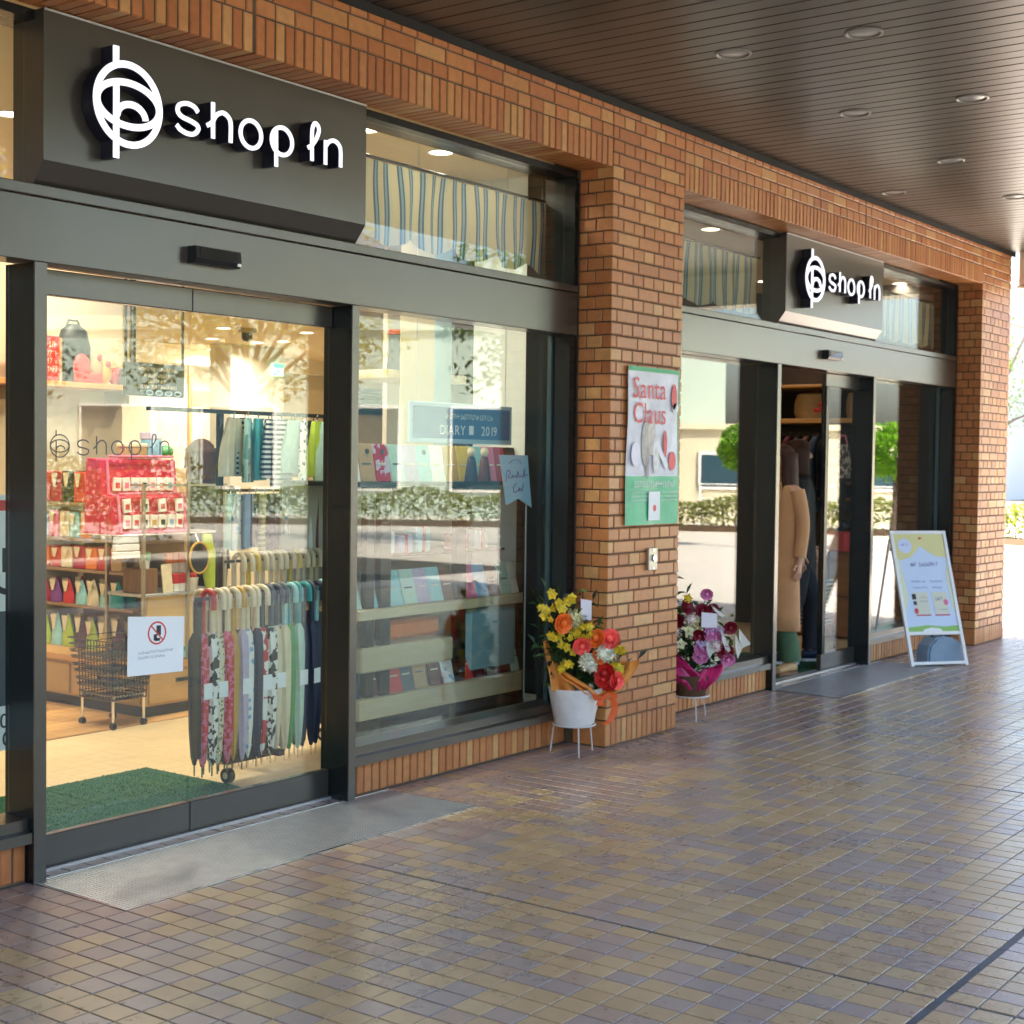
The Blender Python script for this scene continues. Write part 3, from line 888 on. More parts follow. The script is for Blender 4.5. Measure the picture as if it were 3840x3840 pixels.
PT = dict(redspot=patt('cloth_red_spot', GC['red'], GC['pink'], 'blot', 40), redwhite=patt('cloth_red_white', GC['red'], GC['white'], 'blot', 14), bw=patt('cloth_black_white', GC['black'], GC['white'], 'blot', 28),
          creamgreen=patt('cloth_cream_green', GC['cream'], (.10, .14, .07), 'dots', 60), navystripe=patt('cloth_navy_stripe', GC['navy'], GC['white'], 'stripe', 12), yellowstripe=patt('cloth_yellow_stripe', GC['cream'], (.38, .34, .16), 'stripe', 11),
          bluedot=patt('cloth_blue_dots', GC['white'], GC['sky'], 'dots', 30), plaid=patt('cloth_plaid', GC['crimson'], GC['lilac'], 'blot', 10), tealblot=patt('cloth_teal', GC['teal'], GC['aqua'], 'blot', 12), floral=patt('cloth_floral', GC['white'], GC['black'], 'dots', 34),
          polka=patt('print_polka', (.50, .004, .045), (.68, .10, .17), 'dots', 22), brownfloral=patt('cloth_brown_floral', (.05, .03, .03), (.42, .30, .25), 'blot', 22))
STEELG = mat('warm_metal', (.42, .37, .30), .35, metal=.8)

# ---------------------------------------------------------------- shelf over the partition, with red goods
sh = thing('wall_shelf', 'orange wooden shelf on the cream wall holding red boxes', 'shelf', (6.1, 3.9, 2.04))
MB().cbox(5.2, 6.68, 3.72, 3.999, 2.02, 2.056, .003).build('shelf_board', WOODO, sh)
for xx in (5.6, 6.5): MB().box(xx, xx + .02, 3.76, 3.999, 1.93, 2.0195).build('bracket', STEELG, sh)
def Gthing(name, label, cat, group=None, loc=(0, 0, 0), rot=(0, 0, 0)): return thing(name, label, cat, loc, group, rot)
t = Gthing('gift_box', 'red printed gift box at the left of the high wooden shelf', 'box', loc=(5.83, 3.83, 2.057))
MB().cbox(5.68, 5.96, 3.77, 3.90, 2.057, 2.35, .004).build('carton', G_['red'], t)
MB().box(5.961, 5.985, 3.78, 3.89, 2.06, 2.345).build('side_strip', G_['tan'], t)
mb = MB()
for z_ in (2.28, 2.22, 2.17, 2.12): scribble(mb, 5.72, 5.93, z_, .035, 3.7685, rng)
mb.build('lettering', G_['cream'], t)
t = Gthing('backpack', 'black and red backpack standing on the high wooden shelf', 'bag', loc=(6.12, 3.84, 2.057))
mb = MB(); mb.loft([[(6.12 + cos(a) * .12 * q, 3.84 + sin(a) * .07 * q, 2.057 + h) for a in [2 * pi * k / 12 for k in range(12)]] for q, h in ((.9, 0), (1.05, .08), (1.05, .24), (.8, .35), (.3, .39))]); mb.build('bag_body', G_['black'], t)
MB().ball((6.13, 3.765, 2.16), (.07, .025, .09)).build('front_pocket', G_['red'], t)
MB().tube([(6.06, 3.84, 2.43), (6.08, 3.84, 2.47), (6.15, 3.84, 2.47), (6.17, 3.84, 2.43)], .008, 6).build('carry_loop', G_['black'], t)
for x, h, c, lb in ((6.29, .22, 'tan', 'tan toy pouch beside the backpack on the high shelf'), (6.36, .17, 'gold', 'gold toy pouch on the high shelf'), (6.44, .12, 'crimson', 'small crimson pouch on the high shelf')):
    t = Gthing('pouch', lb, 'pouch', loc=(x, 3.82, 2.057)); MB().ball((x, 3.82, 2.057 + h / 2), (.05, .04, h / 2), jit=.05).build('pouch_body', G_[c], t)
    MB().ball((x, 3.79, 2.057 + h * .8), (.02, .02, .025)).build('pompom', G_['red'], t)
t = Gthing('red_wallet', 'flat red wallet lying at the front of the high wooden shelf', 'wallet', loc=(6.16, 3.745, 2.057)); MB().cbox(6.06, 6.27, 3.725, 3.765, 2.057, 2.125, .006).build('wallet_body', G_['red'], t)
t = Gthing('lantern_box', 'little dark frame with a white card, right end of the high shelf', 'box', loc=(6.50, 3.79, 2.057)); MB().cbox(6.46, 6.56, 3.76, 3.84, 2.057, 2.17, .003).build('box_body', G_['slate'], t); MB().box(6.475, 6.545, 3.756, 3.7595, 2.10, 2.15).build('label_card', PAPER, t)

# ---------------------------------------------------------------- blackboard hung from the ceiling
t = thing('hanging_blackboard', 'black hanging sign board with handwritten lines', 'blackboard', (6.02, 2.9, 2.04))
MB().cbox(5.785, 6.25, 2.89, 2.915, 1.945, 2.150, .003).build('board', mat('blackboard', (.012, .012, .012), .5), t)
for xx, zz in ((5.79, 3.249), (5.83, 3.249), (5.855, 3.249), (6.238, 3.249)): MB().box(xx, xx + .013, 2.896, 2.908, 2.1505, zz).build('hanger_bar', BLACKP, t)
MB().box(5.868, 6.237, 2.899, 2.905, 2.285, 2.29).build('brace', STEELG, t)
mb = MB()
for z_, a, b in ((2.105, 5.88, 6.18), (2.065, 5.93, 6.14), (2.03, 5.96, 6.10), (1.995, 5.90, 6.19)): scribble(mb, a, b, z_, .02, 2.8885, rng)
mb.build('chalk_lettering', G_['cream'], t)
mb = MB()
for k in range(4):
    cx = 5.97 + k * .075; cz = 1.968
    stroke3d(mb, ell(cx, cz, .026, .014, n=10), .007, 2.8875, 2.8885, True)
mb.build('chalk_pattern', G_['sky'], t)

# ---------------------------------------------------------------- gondola with drawers, shelves and packets
TAN = mat('cabinet_tan', (.50, .31, .11), .5, var=.05, scale=4)
t = thing('display_gondola', 'tan drawer cabinet with metal framed shelves facing the doors', 'display', (5.98, 3.2, .003))
MB().box(5.70, 6.28, 2.60, 3.95, .003, .075).build('kick_base', BLACKP, t)
MB().box(5.69, 6.29, 2.59, 3.96, .0755, .295).build('cabinet', TAN, t)
MB().cbox(5.66, 6.31, 2.565, 3.97, .297, .335, .003).build('counter_board', WOODO, t)
for a, b in ((2.62, 3.26), (3.29, 3.93)):
    d_ = MB().cbox(5.676, 5.6895, a, b, .09, .275, .002).build('drawer', TAN, t)
    MB().box(5.668, 5.6755, (a + b) / 2 - .06, (a + b) / 2 + .06, .205, .228).build('handle', FRAMED, d_)
d_ = MB().cbox(5.72, 6.27, 2.577, 2.5895, .09, .275, .002).build('drawer', TAN, t)
MB().box(5.92, 6.06, 2.569, 2.5765, .205, .228).build('handle', FRAMED, d_)
MB().box(5.72, 6.27, 2.60, 2.62, .3355, .735).build('back_panel', mat('panel_yellow', (.72, .52, .22), .6), t)
for z_ in (.616, .845, 1.043, 1.271): MB().cbox(5.88, 6.29, 2.93, 3.96, z_ - .018, z_, .002).build('shelf', mat('shelf_brown', (.30, .19, .10), .5), t)
MB().box(6.291, 6.31, 2.93, 3.96, .3355, 1.5).build('backboard', mat('backboard', (.60, .44, .25), .6), t)
MB().cbox(5.655, 6.31, 2.56, 2.90, .735, .752, .002).build('front_shelf', STEEL, t)
MB().cbox(5.45, 6.31, 2.555, 2.90, 1.105, 1.114, .002).build('glass_shelf', mat('shelf_glass', (.75, .72, .7), .1, alpha=.5), t)
for x, y, z_ in ((5.66, 2.565, 1.41), (5.66, 2.90, 1.41), (6.0, 2.565, 1.64), (6.30, 2.565, 1.41)): MB().box(x - .009, x + .009, y - .009, y + .009, .3355, z_).build('upright', STEELG, t)
MB().box(5.669, 6.291, 2.559, 2.571, 1.395, 1.409).build('top_rail', STEELG, t)
MB().box(5.654, 5.666, 2.574, 2.891, 1.395, 1.409).build('top_rail', STEELG, t)
def packet(x, y, z, w_, h, c, lb, grp, cone=False):
    t = thing('packet', lb, 'packet', (x, y, z), grp)
    mb = MB()
    if cone: mb.loft([[(x + cos(a) * .03 * q, y + sin(a) * w_ / 2 * q, z + hh * h) for a in [2 * pi * k / 8 for k in range(8)]] for q, hh in ((1.0, 0), (.95, .35), (.45, .8), (.12, 1))])
    else: mb.cbox(x - .02, x + .02, y - w_ / 2, y + w_ / 2, z, z + h, .006)
    mb.build('wrapper', c, t)
    n = MB(); n.quad((x - .0325, y - w_ * .28, z + h * .95), (x - .0325, y + w_ * .28, z + h * .95), (x - .0335, y + w_ * .1, z + h * .5), (x - .0335, y - w_ * .1, z + h * .5)); n.build('paper_tag', G_['cream'], t)
rows_ = [(1.272, .20, ['red', 'crimson', 'black', 'red', 'pink', 'white', 'purple'], 'top', False), (1.044, .17, ['sky', 'pink', 'cream', 'aqua', 'orange', 'grey', 'white', 'navy'], 'second', False),
         (.846, .15, ['orange', 'red', 'cream', 'crimson', 'orange', 'red', 'tan'], 'third', False), (.617, .17, ['crimson', 'purple', 'red', 'aqua', 'cream', 'aqua', 'teal'], 'fourth', True), (.336, .21, ['lime', 'aqua', 'lime', 'maroon', 'lime', 'yellow', 'maroon'], 'lowest', True)]
for z_, h, cs, nm, cone in rows_:
    n = len(cs)
    for k, c in enumerate(cs):
        y = 3.86 - k * (.86 / n) + rng.uniform(-.01, .01)
        for q in range(2):
            packet(5.92 + q * .10, y, z_, .78 / n, h * rng.uniform(.88, 1.02), G_[c], f"{c} sock packet, {('leftmost', 'second from left', 'third from left', 'fourth from left', 'fifth from left', 'sixth from left', 'seventh from left', 'eighth from left')[k]} in the {('front', 'back')[q]} row of the {nm} left shelf", f'{c} packets on the {nm} left shelf', cone)
# large red display stand with white packs
t = thing('polka_display_stand', 'red polka dot stand with pink edges and white packs on the glass shelf', 'display stand', (5.75, 2.72, 1.114))
mb = MB(); mb.prism([(2.60, 1.114), (2.62, 1.33), (2.70, 1.345), (2.72, 1.55), (2.84, 1.56), (2.86, 1.114)], 5.46, 6.03, lambda u, v, a: (a, u, v)); mb.build('stand_body', PT['polka'], t)
PK = G_['pink']
for xx in (5.50, 5.99): MB().tube([(xx, 2.57, 1.118), (xx, 2.598, 1.34), (xx, 2.685, 1.352), (xx, 2.70, 1.56)], .009, 6).build('edge_strip', PK, t)
for yy, zz in ((2.57, 1.124), (2.592, 1.352), (2.69, 1.572)): MB().tube([(5.50, yy, zz), (5.99, yy, zz)], .008, 6).build('edge_strip', PK, t)
for k in range(7):
    for r_, (yy, zz) in enumerate(((2.598, 1.15), (2.60, 1.245), (2.69, 1.37))):
        if r_ == 1 and k % 2: continue
        x = 5.555 + k * .066
        p_ = MB().obox((x, yy - .012, zz + .037), (.052, .014, .078), (0, rng.uniform(-.12, .12), 0)).build('goods_pack', G_['white'], t)
        MB().obox((x, yy - .0205, zz + .03), (.03, .002, .032), (0, 0, 0)).build('print_patch', G_[rng.choice(['navy', 'red', 'gold', 'sky', 'black', 'pink'])], p_)
for lb, x, z0, sz, c in (('lilac and blue box standing on the red polka stand', 5.895, 1.561, (.055, .04, .16), 'sky'), ('tan round box on the red polka stand', 5.75, 1.561, (.085, .04, .09), 'tan'), ('bright green soft ball on the red polka stand', 6.02, 1.561, (.05, .04, .085), 'green')):
    t = thing('novelty_box', lb, 'box', (x, 2.78, z0))
    if c == 'green': MB().ball((x - .01, 2.78, z0 + .042), (.052, .04, .042)).build('box_body', G_[c], t)
    else:
        MB().cbox(x - sz[0], x + sz[0], 2.78 - sz[1], 2.78 + sz[1], z0, z0 + sz[2] * .72, .006).build('box_body', G_[c], t)
        MB().cbox(x - sz[0] - .004, x + sz[0] + .004, 2.776 - sz[1], 2.784 + sz[1], z0 + sz[2] * .725, z0 + sz[2], .006).build('lid', G_['lilac' if c == 'sky' else 'cream'], t)
t = thing('tissue_box', 'stack of white folded paper on the corner of the glass shelf', 'paper stack', (5.52, 2.66, 1.114))
for k in range(3): MB().cbox(5.655 - .2 + k * .004, 5.655 - .02 - k * .005, 2.56, 2.60, .975 + k * .044, 1.014 + k * .044, .004).build('paper_bundle', PAPER, t)
# goods on the front shelf
t = thing('wooden_crate', 'brown wooden box on the front shelf of the gondola', 'box', (5.66, 2.72, .752)); MB().cbox(5.68, 5.80, 2.60, 2.78, .7525, .90, .004).build('box_body', mat('crate_wood', (.22, .11, .045), .5, var=.2, scale=8, stretch=(8, 8, 1)), t)
t = thing('green_pot', 'green and white pot on the wooden box', 'pot', (5.73, 2.64, .901)); MB().lathe((5.735, 2.645, .901), [(.028, 0), (.032, .05)], 14).build('pot_base', G_['white'], t); MB().lathe((5.735, 2.645, .9515), [(.034, 0), (.04, .04), (.03, .05)], 14).build('pot_top', G_['green'], t)
t = thing('price_card', 'cream price card leaning on the front shelf', 'card', (5.865, 2.59, .752)); MB().obox((5.862, 2.592, .838), (.075, .004, .17), (radians(-8), 0, 0)).build('card', G_['cream'], t)
for k in range(4):
    for q in range(2):
        x = 5.945 + k * .045; lb = f"{('red', 'orange')[q]} and white striped pack, {('leftmost', 'second from left', 'third from left', 'rightmost')[k]} in the {('lower', 'upper')[q]} row of the front shelf"
        t = thing('striped_pack', lb, 'pack', (x, 2.62 + q * .06, .7525 + q * .13), f"striped packs, {'lower' if q == 0 else 'upper'} row")
        MB().cbox(x - .02, x + .02, 2.60 + q * .06, 2.64 + q * .06, .7525 if q == 0 else .8605, .80 if q == 0 else .92, .003).build('pack_base', G_['white'], t)
        MB().cbox(x - .02, x + .02, 2.60 + q * .06, 2.64 + q * .06, .8005 if q == 0 else .9205, .86 if q == 0 else .985, .003).build('pack_top', G_['orange' if q else 'red'], t)
t = thing('mirror_board', 'oval black board in a gold rim hanging by the gondola post', 'mirror', (6.03, 2.50, .96))
MB().lathe((0, 0, 0), [(0, 0), (.078, 0), (.078, .008), (0, .008)], 24, sx=.9, sy=1.15).build('board', BLACKP, t, world=False).rotation_euler = (pi / 2, 0, 0)
MB().tube([(cos(a) * .074, -.004, sin(a) * .094) for a in [2 * pi * k / 28 for k in range(28)]], .007, 6, closed=True).build('rim', G_['gold'], t, world=False)
MB().tube([(0, 0, .094), (0, .03, .144)], .005, 6).build('hook', G_['white'], t, world=False)
t = thing('lime_bag', 'lime green soft bag hanging at the gondola end', 'bag', (6.14, 2.52, 1.0))
MB().loft([[(6.12 + q * .05 + cos(a) * r_, 2.53 + sin(a) * .03, 1.10 - q * .37) for a in [2 * pi * k / 10 for k in range(10)]] for q, r_ in ((0, .03), (.3, .05), (.7, .06), (1, .04))]).build('bag_body', G_['lime'], t)
t = thing('white_cup', 'white cup with red topping on the front shelf end', 'cup', (6.06, 2.60, .7525)); MB().lathe((6.06, 2.595, .7525), [(.03, 0), (.042, .08)], 14).build('cup', G_['white'], t)
for a in range(3): MB().ball((6.04 + a * .02, 2.595 + (a % 2) * .01, .842), .018, 8, 5).build('topping', G_['red'], t)
t = thing('aqua_goods', 'aqua folded scarves lying on the low counter', 'scarf pile', (6.05, 2.6, .336))
for k in range(4): MB().obox((6.02 + k * .03, 2.585, .36 + k * .03), (.15 - .02 * k, .03, .036), (0, .3 - .2 * k, 0)).build('folded_scarf', G_[('aqua', 'teal', 'aqua', 'sky')[k]], t)

# ---------------------------------------------------------------- basket cart
WIRE = mat('dark_wire', (.07, .06, .05), .4, metal=.6)
t = thing('basket_cart', 'chrome cart with dark wire baskets standing before the gondola', 'cart', (5.47, 2.60, .01))
for x, y in ((5.36, 2.46), (5.58, 2.46), (5.36, 2.74), (5.58, 2.74)):
    l = MB().cyl((x, y, .045), (x, y, .19), .008).build('leg', CHROME, t)
    MB().cyl((x - .012, y, .024), (x + .012, y, .024), .021, n=14).build('caster', BLACKP, l)
MB().tube([(5.36, 2.46, .19), (5.58, 2.46, .19), (5.58, 2.74, .19), (5.36, 2.74, .19)], .008, 6, closed=True).build('top_ring', CHROME, t)
for k in range(4):
    z_ = .17 + k * .08; e = .012 * k; mb = MB()
    for zz in (0, .035, .07, .105):
        s_ = e + zz * .12; mb.tube([(5.35 - s_, 2.45 - s_, z_ + zz), (5.59 + s_, 2.45 - s_, z_ + zz), (5.59 + s_, 2.75 + s_, z_ + zz), (5.35 - s_, 2.75 + s_, z_ + zz)], .0035, 5, closed=True)
    for q in range(12):
        f_ = q / 11; s_ = e
        mb.box(5.35 - s_ + f_ * .24 - .002, 5.35 - s_ + f_ * .24 + .002, 2.448 - s_, 2.452 - s_, z_, z_ + .105)
        mb.box(5.348 - s_, 5.352 - s_, 2.45 - s_ + f_ * .30 - .002, 2.45 - s_ + f_ * .30 + .002, z_, z_ + .105)
    mb.box(5.352, 5.588, 2.452, 2.748, z_ + .002, z_ + .005)
    mb.build('wire_basket', WIRE, t)

# ---------------------------------------------------------------- umbrella rack
t = thing('umbrella_rack', 'black wheeled rack hung with umbrellas, cloths and bags inside the right door', 'rack', (5.2, 1.05, .01))
mb = MB()
mb.box(4.66, 5.92, 1.30, 1.335, 1.795, 1.815); mb.box(4.98, 5.92, 1.305, 1.33, 1.395, 1.41); mb.box(4.6, 5.45, .895, .915, .90, .918); mb.box(5.1, 5.85, 1.24, 1.26, 1.035, 1.05)
mb.build('rail', BLACKP, t)
for x, y, z_ in ((5.12, 1.318, 1.8145), (5.90, 1.318, 1.7945)): MB().box(x - .014, x + .014, y - .013, y + .013, .13, 1.7945).build('upright', BLACKP, t)
for x in (5.12, 5.90): MB().box(x - .02, x + .02, .86, 1.34, .10, .1295).build('foot_bar', BLACKP, t)
MB().box(4.80, 5.099, .90, .94, .10, .16).build('foot_block', BLACKP, t)
MB().box(4.60, 4.625, .89, .92, .16, .8995).build('upright', BLACKP, t)
for x, y in ((4.83, .93), (5.12, 1.32), (5.90, 1.32), (5.9, .88)):
    c_ = MB().cyl((x - .016, y, .04), (x + .016, y, .04), .036, n=16).build('caster', BLACKP, t)
    MB().cyl((x - .0175, y, .04), (x + .0175, y, .04), .017, n=12).build('hub', STEEL, c_)
def umbrella(x, y, zt, hm, cm, lb, grp, long=.88, tagged=False):
    t = thing('umbrella', lb, 'umbrella', (x, y, zt), grp)
    ry = rng.uniform(-.2, .2)
    hk = [(x + cos(a) * .0, y - .036 + cos(a) * .038, zt - .035 + sin(a) * .037) for a in [pi * k / 8 for k in range(9)]]
    pts = [(x, y - .074, zt - .085)] + [(x, p[1], p[2]) for p in reversed(hk)] + [(x, y + .002, zt - .10), (x, y + .001, zt - .20)]
    MB().tube(pts, .0135, 8).build('handle', hm, t)
    mb = MB(); n = 12; rings = []
    for q, (r_, dz) in enumerate(((.012, -.20), (.031, -.235), (.037, -.30), (.034, -.48), (.029, -.66), (.018, -long + .09), (.008, -long + .05))):
        rings.append([(x + cos(2 * pi * k / n + q * .15) * r_ * (1.0 if k % 2 else .72), y + sin(2 * pi * k / n + q * .15) * r_ * (1.0 if k % 2 else .72), zt + dz) for k in range(n)])
    mb.loft(rings); mb.build('canopy', cm, t)
    MB().cyl((x, y, zt - long + .055), (x, y, zt - long), .005, .004, 6).build('tip', CHROME, t)
    if tagged: MB().obox((x + .0, y - .04, zt - .47), (.055, .003, .075), (0, 0, ry)).build('price_tag', PAPER, t)
U = [('red', 'redspot'), ('cream', 'bw'), ('cream', 'creamgreen'), ('cream', 'redspot'), ('gold', 'gold'), ('cream', 'lilac'), ('cream', 'bluedot'), ('cream', 'navy'), ('slate', 'redwhite'), ('slate', 'bw'), ('slate', 'cream'), ('aqua', 'cream'), ('teal', 'green'), ('teal', 'mint'), ('slate', 'navy'), ('navy', 'navy'), ('aqua', 'navy')]
for k, (h, c) in enumerate(U):
    x = 4.645 + k * .0475
    lbs = f'{h} handled umbrella with ' + {'redspot': 'red spotted', 'bw': 'black and white', 'creamgreen': 'cream dotted', 'gold': 'mustard', 'lilac': 'lilac', 'bluedot': 'blue dotted', 'navy': 'navy', 'redwhite': 'red and white', 'cream': 'cream', 'green': 'green', 'mint': 'mint'}[c] + f' cover, lower rack row'
    umbrella(x, .905 - .015 * (k % 2), .945, G_[h], PT.get(c) or G_.get(c), lbs, lbs + 's', tagged=k in (0, 2, 5, 8, 10, 13, 15))
for k in range(15):
    h, c, nm = (('cream', 'navy', 'navy'), ('cream', 'bw', 'black blotched'), ('slate', 'plaid', 'plaid'), ('cream', 'creamgreen', 'dotted cream'), ('navy', 'slate', 'slate'))[k % 5]
    umbrella(4.668 + k * .0475, .985 - .012 * (k % 2), .938, G_[h], PT.get(c) or G_[c], f"{nm} umbrella with {h} handle, {('first', 'second', 'third', 'fourth', 'fifth', 'sixth', 'seventh', 'eighth', 'ninth', 'tenth', 'eleventh', 'twelfth', 'thirteenth', 'fourteenth', 'last')[k]} in the back line of the lower rack row", 'umbrellas in the back line of the lower rack row')
for k in range(14):
    c = ('cream', 'cream', 'lime', 'cream', 'white', 'cream')[k % 6]
    umbrella(5.16 + k * .05, 1.25 - .01 * (k % 2), 1.078, G_['cream' if c != 'lime' else 'yellow'], G_[('grey', 'tan', 'navy', 'mint', 'slate', 'brown')[k % 6]], f"{'yellow' if c == 'lime' else 'cream'} handled umbrella with {('grey', 'tan', 'navy', 'mint', 'slate', 'brown')[k % 6]} cover, {('first', 'second', 'third', 'fourth', 'fifth', 'sixth', 'seventh', 'eighth', 'ninth', 'tenth', 'eleventh', 'twelfth', 'thirteenth', 'last')[k]} along the upper rack row", 'umbrellas in the upper rack row')
def cloth(x, y, zt, w_, h, m, lb, name='hanging_cloth', cat='cloth', rot=.9, grp=None, top=.8):
    t = thing(name, lb, cat, (x, y, zt), grp, (0, 0, rot))
    mb = MB(); n = 10; A = []
    for i in range(n + 1):
        u = (i / n - .5) * w_
        A.append((u, .008 * sin(i * 1.9 + x * 9)))
    rings = []
    for q in range(5):
        f_ = q / 4; s_ = top + (1 - top) * min(1, f_ * 1.6)
        rings.append([(u * s_, v * (1 + f_) + .006, -h * f_) for u, v in A] + [(u * s_, v * (1 + f_) - .006, -h * f_) for u, v in reversed(A)])
    mb.loft(rings); mb.build('fabric', m, t, world=False)
    MB().tube([(0, 0, 0), (0, 0, .022), (.008, 0, .03)], .003, 5).build('clip', CHROME, t, world=False)
for k, (m, h, lb) in enumerate([('mint', .28, 'mint'), ('bluedot', .29, 'blue dotted'), ('sky', .28, 'sky blue'), ('navy', .27, 'navy'), ('yellowstripe', .30, 'yellow striped'), ('navy', .33, 'dark navy'), ('navy', .31, 'deep navy'), ('bluedot', .22, 'pale blue'), ('white', .36, 'white'), ('redwhite', .38, 'red blotched white'), ('white', .34, 'off-white'), ('maroon', .36, 'maroon')]):
    cloth(5.18 + k * .058, 1.30 - .006 * (k % 3), 1.385, .15, h, PT.get(m) or G_[m], f'{lb} hand cloth hanging in the middle row of the rack', rot=rng.uniform(.2, .7))
for k, (m, h, lb) in enumerate([('cream', .30, 'cream'), ('tealblot', .33, 'teal'), ('teal', .32, 'dark teal'), ('navystripe', .31, 'navy striped'), ('navystripe', .36, 'wide navy striped'), ('mint', .28, 'pale mint'), ('floral', .33, 'black flowered white'), ('lime', .30, 'lime'), ('mint', .32, 'grey mint')]):
    cloth(5.20 + k * .085, 1.30 - .012 * (k % 2), 1.775, .24, h, PT.get(m) or G_[m], f'{lb} shopping bag hanging from the top rail of the rack', 'tote_bag', 'bag', rng.uniform(.1, .7), top=.42)
for k, (m, h, lb) in enumerate([('white', .30, 'white'), ('navystripe', .30, 'striped'), ('aqua', .29, 'aqua'), ('floral', .31, 'flowered'), ('tealblot', .30, 'teal blotched'), ('green', .28, 'green'), ('cream', .31, 'cream'), ('navy', .29, 'navy')]):
    cloth(5.24 + k * .085, 1.345 + .008 * (k % 2), 1.78, .22, h, PT.get(m) or G_[m], f'{lb} bag in the back layer of the top rail', 'tote_bag', 'bag', rng.uniform(.0, .5), top=.5)

# notice on the door glass
t = thing('door_notice', 'white notice sheet with a red prohibition ring on the glass door', 'notice', (3.905, .358, .8))
MB().quad((3.765, .3602, .692), (4.052, .3602, .684), (4.058, .3602, .912), (3.768, .3602, .932)).prism([(3.765, .692), (4.052, .684), (4.058, .912), (3.768, .932)], .3595, .3602, lambda u, v, a: (u, a, v)).build('paper_sheet', PAPER, t)
mb = MB(); stroke3d(mb, ell(3.915, .855, .044, .044, n=28), .007, .3585, .3594, True); stroke3d(mb, [(3.885, .886), (3.945, .824)], .006, .3583, .3593); mb.build('prohibition_ring', REDP, t)
mb = MB(); mb.box(3.912, 3.935, .3586, .3592, .845, .885); mb.box(3.898, 3.914, .3586, .3592, .825, .85); mb.box(3.905, 3.93, .3586, .3592, .822, .834); mb.build('pictogram', INK, t)
mb = MB(); scribble(mb, 3.82, 4.0, .775, .011, .3592, rng, gap=.1); scribble(mb, 3.82, 3.95, .755, .011, .3592, rng, gap=.1); mb.build('lettering', INKG, t)
# banner in the left window
t = thing('window_banner', 'hanging banner with large dark figures behind the left window edge', 'banner', (3.22, .50, 1.0))
MB().box(2.95, 3.40, .50, .504, .45, 1.42).build('banner_sheet', PAPER, t)
mb = MB(); mb.box(2.95, 3.40, .497, .4995, .62, .98); mb.build('dark_band', G_['slate'], t)
put_text('lettering', '5', .26, INK, t, (3.33, .4985, 1.12)); put_text('lettering', ':00', .08, INK, t, (3.31, .4985, .56)); put_text('lettering', '00', .08, INK, t, (3.33, .4985, .49))
MB().box(2.95, 3.40, .497, .4995, 1.36, 1.40).build('red_band', REDP, t)

# ================================================================ stationery window
t = thing('window_display_shelf', 'dark framed shelf unit with pale boards behind the stationery window', 'shelf unit', (6.3, .80, .25))
t_unit = t
for x0, x1 in ((5.600, 5.66), (5.71, 5.79), (6.345, 6.43), (6.955, 6.995)): MB().box(x0, x1, .74, .78, .003, 1.43).build('upright', FRAMED, t)
PW = mat('pale_board', (.50, .42, .26), .5, var=.06, scale=5, stretch=(1, 10, 10))
for z0, z1 in ((.235, .34), (.748, .80)): MB().cbox(5.50, 6.99, .69, .7395, z0, z1, .003).box(5.50, 6.99, .7405, 1.25, z1 - .02, z1 - .001).build('shelf_board', PW, t)
MB().box(5.50, 6.99, .70, 1.25, 1.431, 1.455).build('top_board', FRAMED, t)
MB().box(5.50, 6.99, 1.255, 1.27, .24, 1.43).build('back_board', mat('back_pale', (.46, .44, .34), .6), t)
MB().cbox(5.55, 6.30, .72, .95, .47, .60, .01).build('drawer_box', PW, t)
MB().cbox(5.83, 6.32, .83, 1.0, .605, .705, .02).build('scarf_bundle', G_['orange'], t)
MB().cbox(6.47, 6.94, .75, .90, .36, .735, .03).build('blue_case', mat('case_teal', (.24, .40, .42), .3), t)
NB = [('slate', 'lower'), ('red', 'lower'), ('grey', 'lower'), ('tan', 'lower'), ('maroon', 'lower'), ('sky', 'lower'), ('maroon', 'lower'), ('black', 'lower'), ('maroon', 'lower'), ('mint', 'lower')]
def notebook(x, y, z, w_, h, c, lb, tilt=-14, side=0.0, disc=False):
    t = thing('notebook', lb, 'notebook', (x, y, z), 'notebooks in the stationery window', (radians(tilt), radians(side), 0))
    MB().cbox(-w_ / 2, w_ / 2, 0, .012, 0, h, .0015).build('cover', c, t, world=False)
    MB().box(-w_ / 2 + .003, w_ / 2 - .003, .0125, .016, .003, h - .003).build('pages', PAPER, t, world=False)
    if disc: MB().cyl((w_ * .1, -.0008, h * .8), (w_ * .1, -.004, h * .8), .014, n=12).build('seal', INK, t, world=False)
    MB().box(-w_ * .32, w_ * .25, -.0015, -.0002, h * .45, h * .49).build('title', G_['cream' if c not in (G_['cream'], G_['tan'], G_['mint']) else 'slate'], t, world=False)
spots = [(5.52, 'navy'), (5.68, 'maroon'), (5.85, 'red'), (5.95, 'slate'), (6.06, 'tan'), (6.19, 'maroon'), (6.30, 'bluedot'), (6.46, 'red'), (6.58, 'maroon'), (6.70, 'black'), (6.82, 'maroon'), (6.93, 'mint')]
for k, (x, c) in enumerate(spots):
    notebook(x, .745, .341, .108, .185, PT.get(c) or G_[c], f"{dict(bluedot='blue dotted').get(c, c)} notebook on the low board, {('left of the first post', 'beside the paired posts', 'centre left', 'centre left, half hidden', 'centre, with a dark seal', 'centre, under the orange scarf', 'left of the middle post', 'just right of the middle post', 'in the dark row on the right', 'among the maroon ones', 'near the right end', 'at the far right end')[k]}", disc=k in (4, 5, 6))
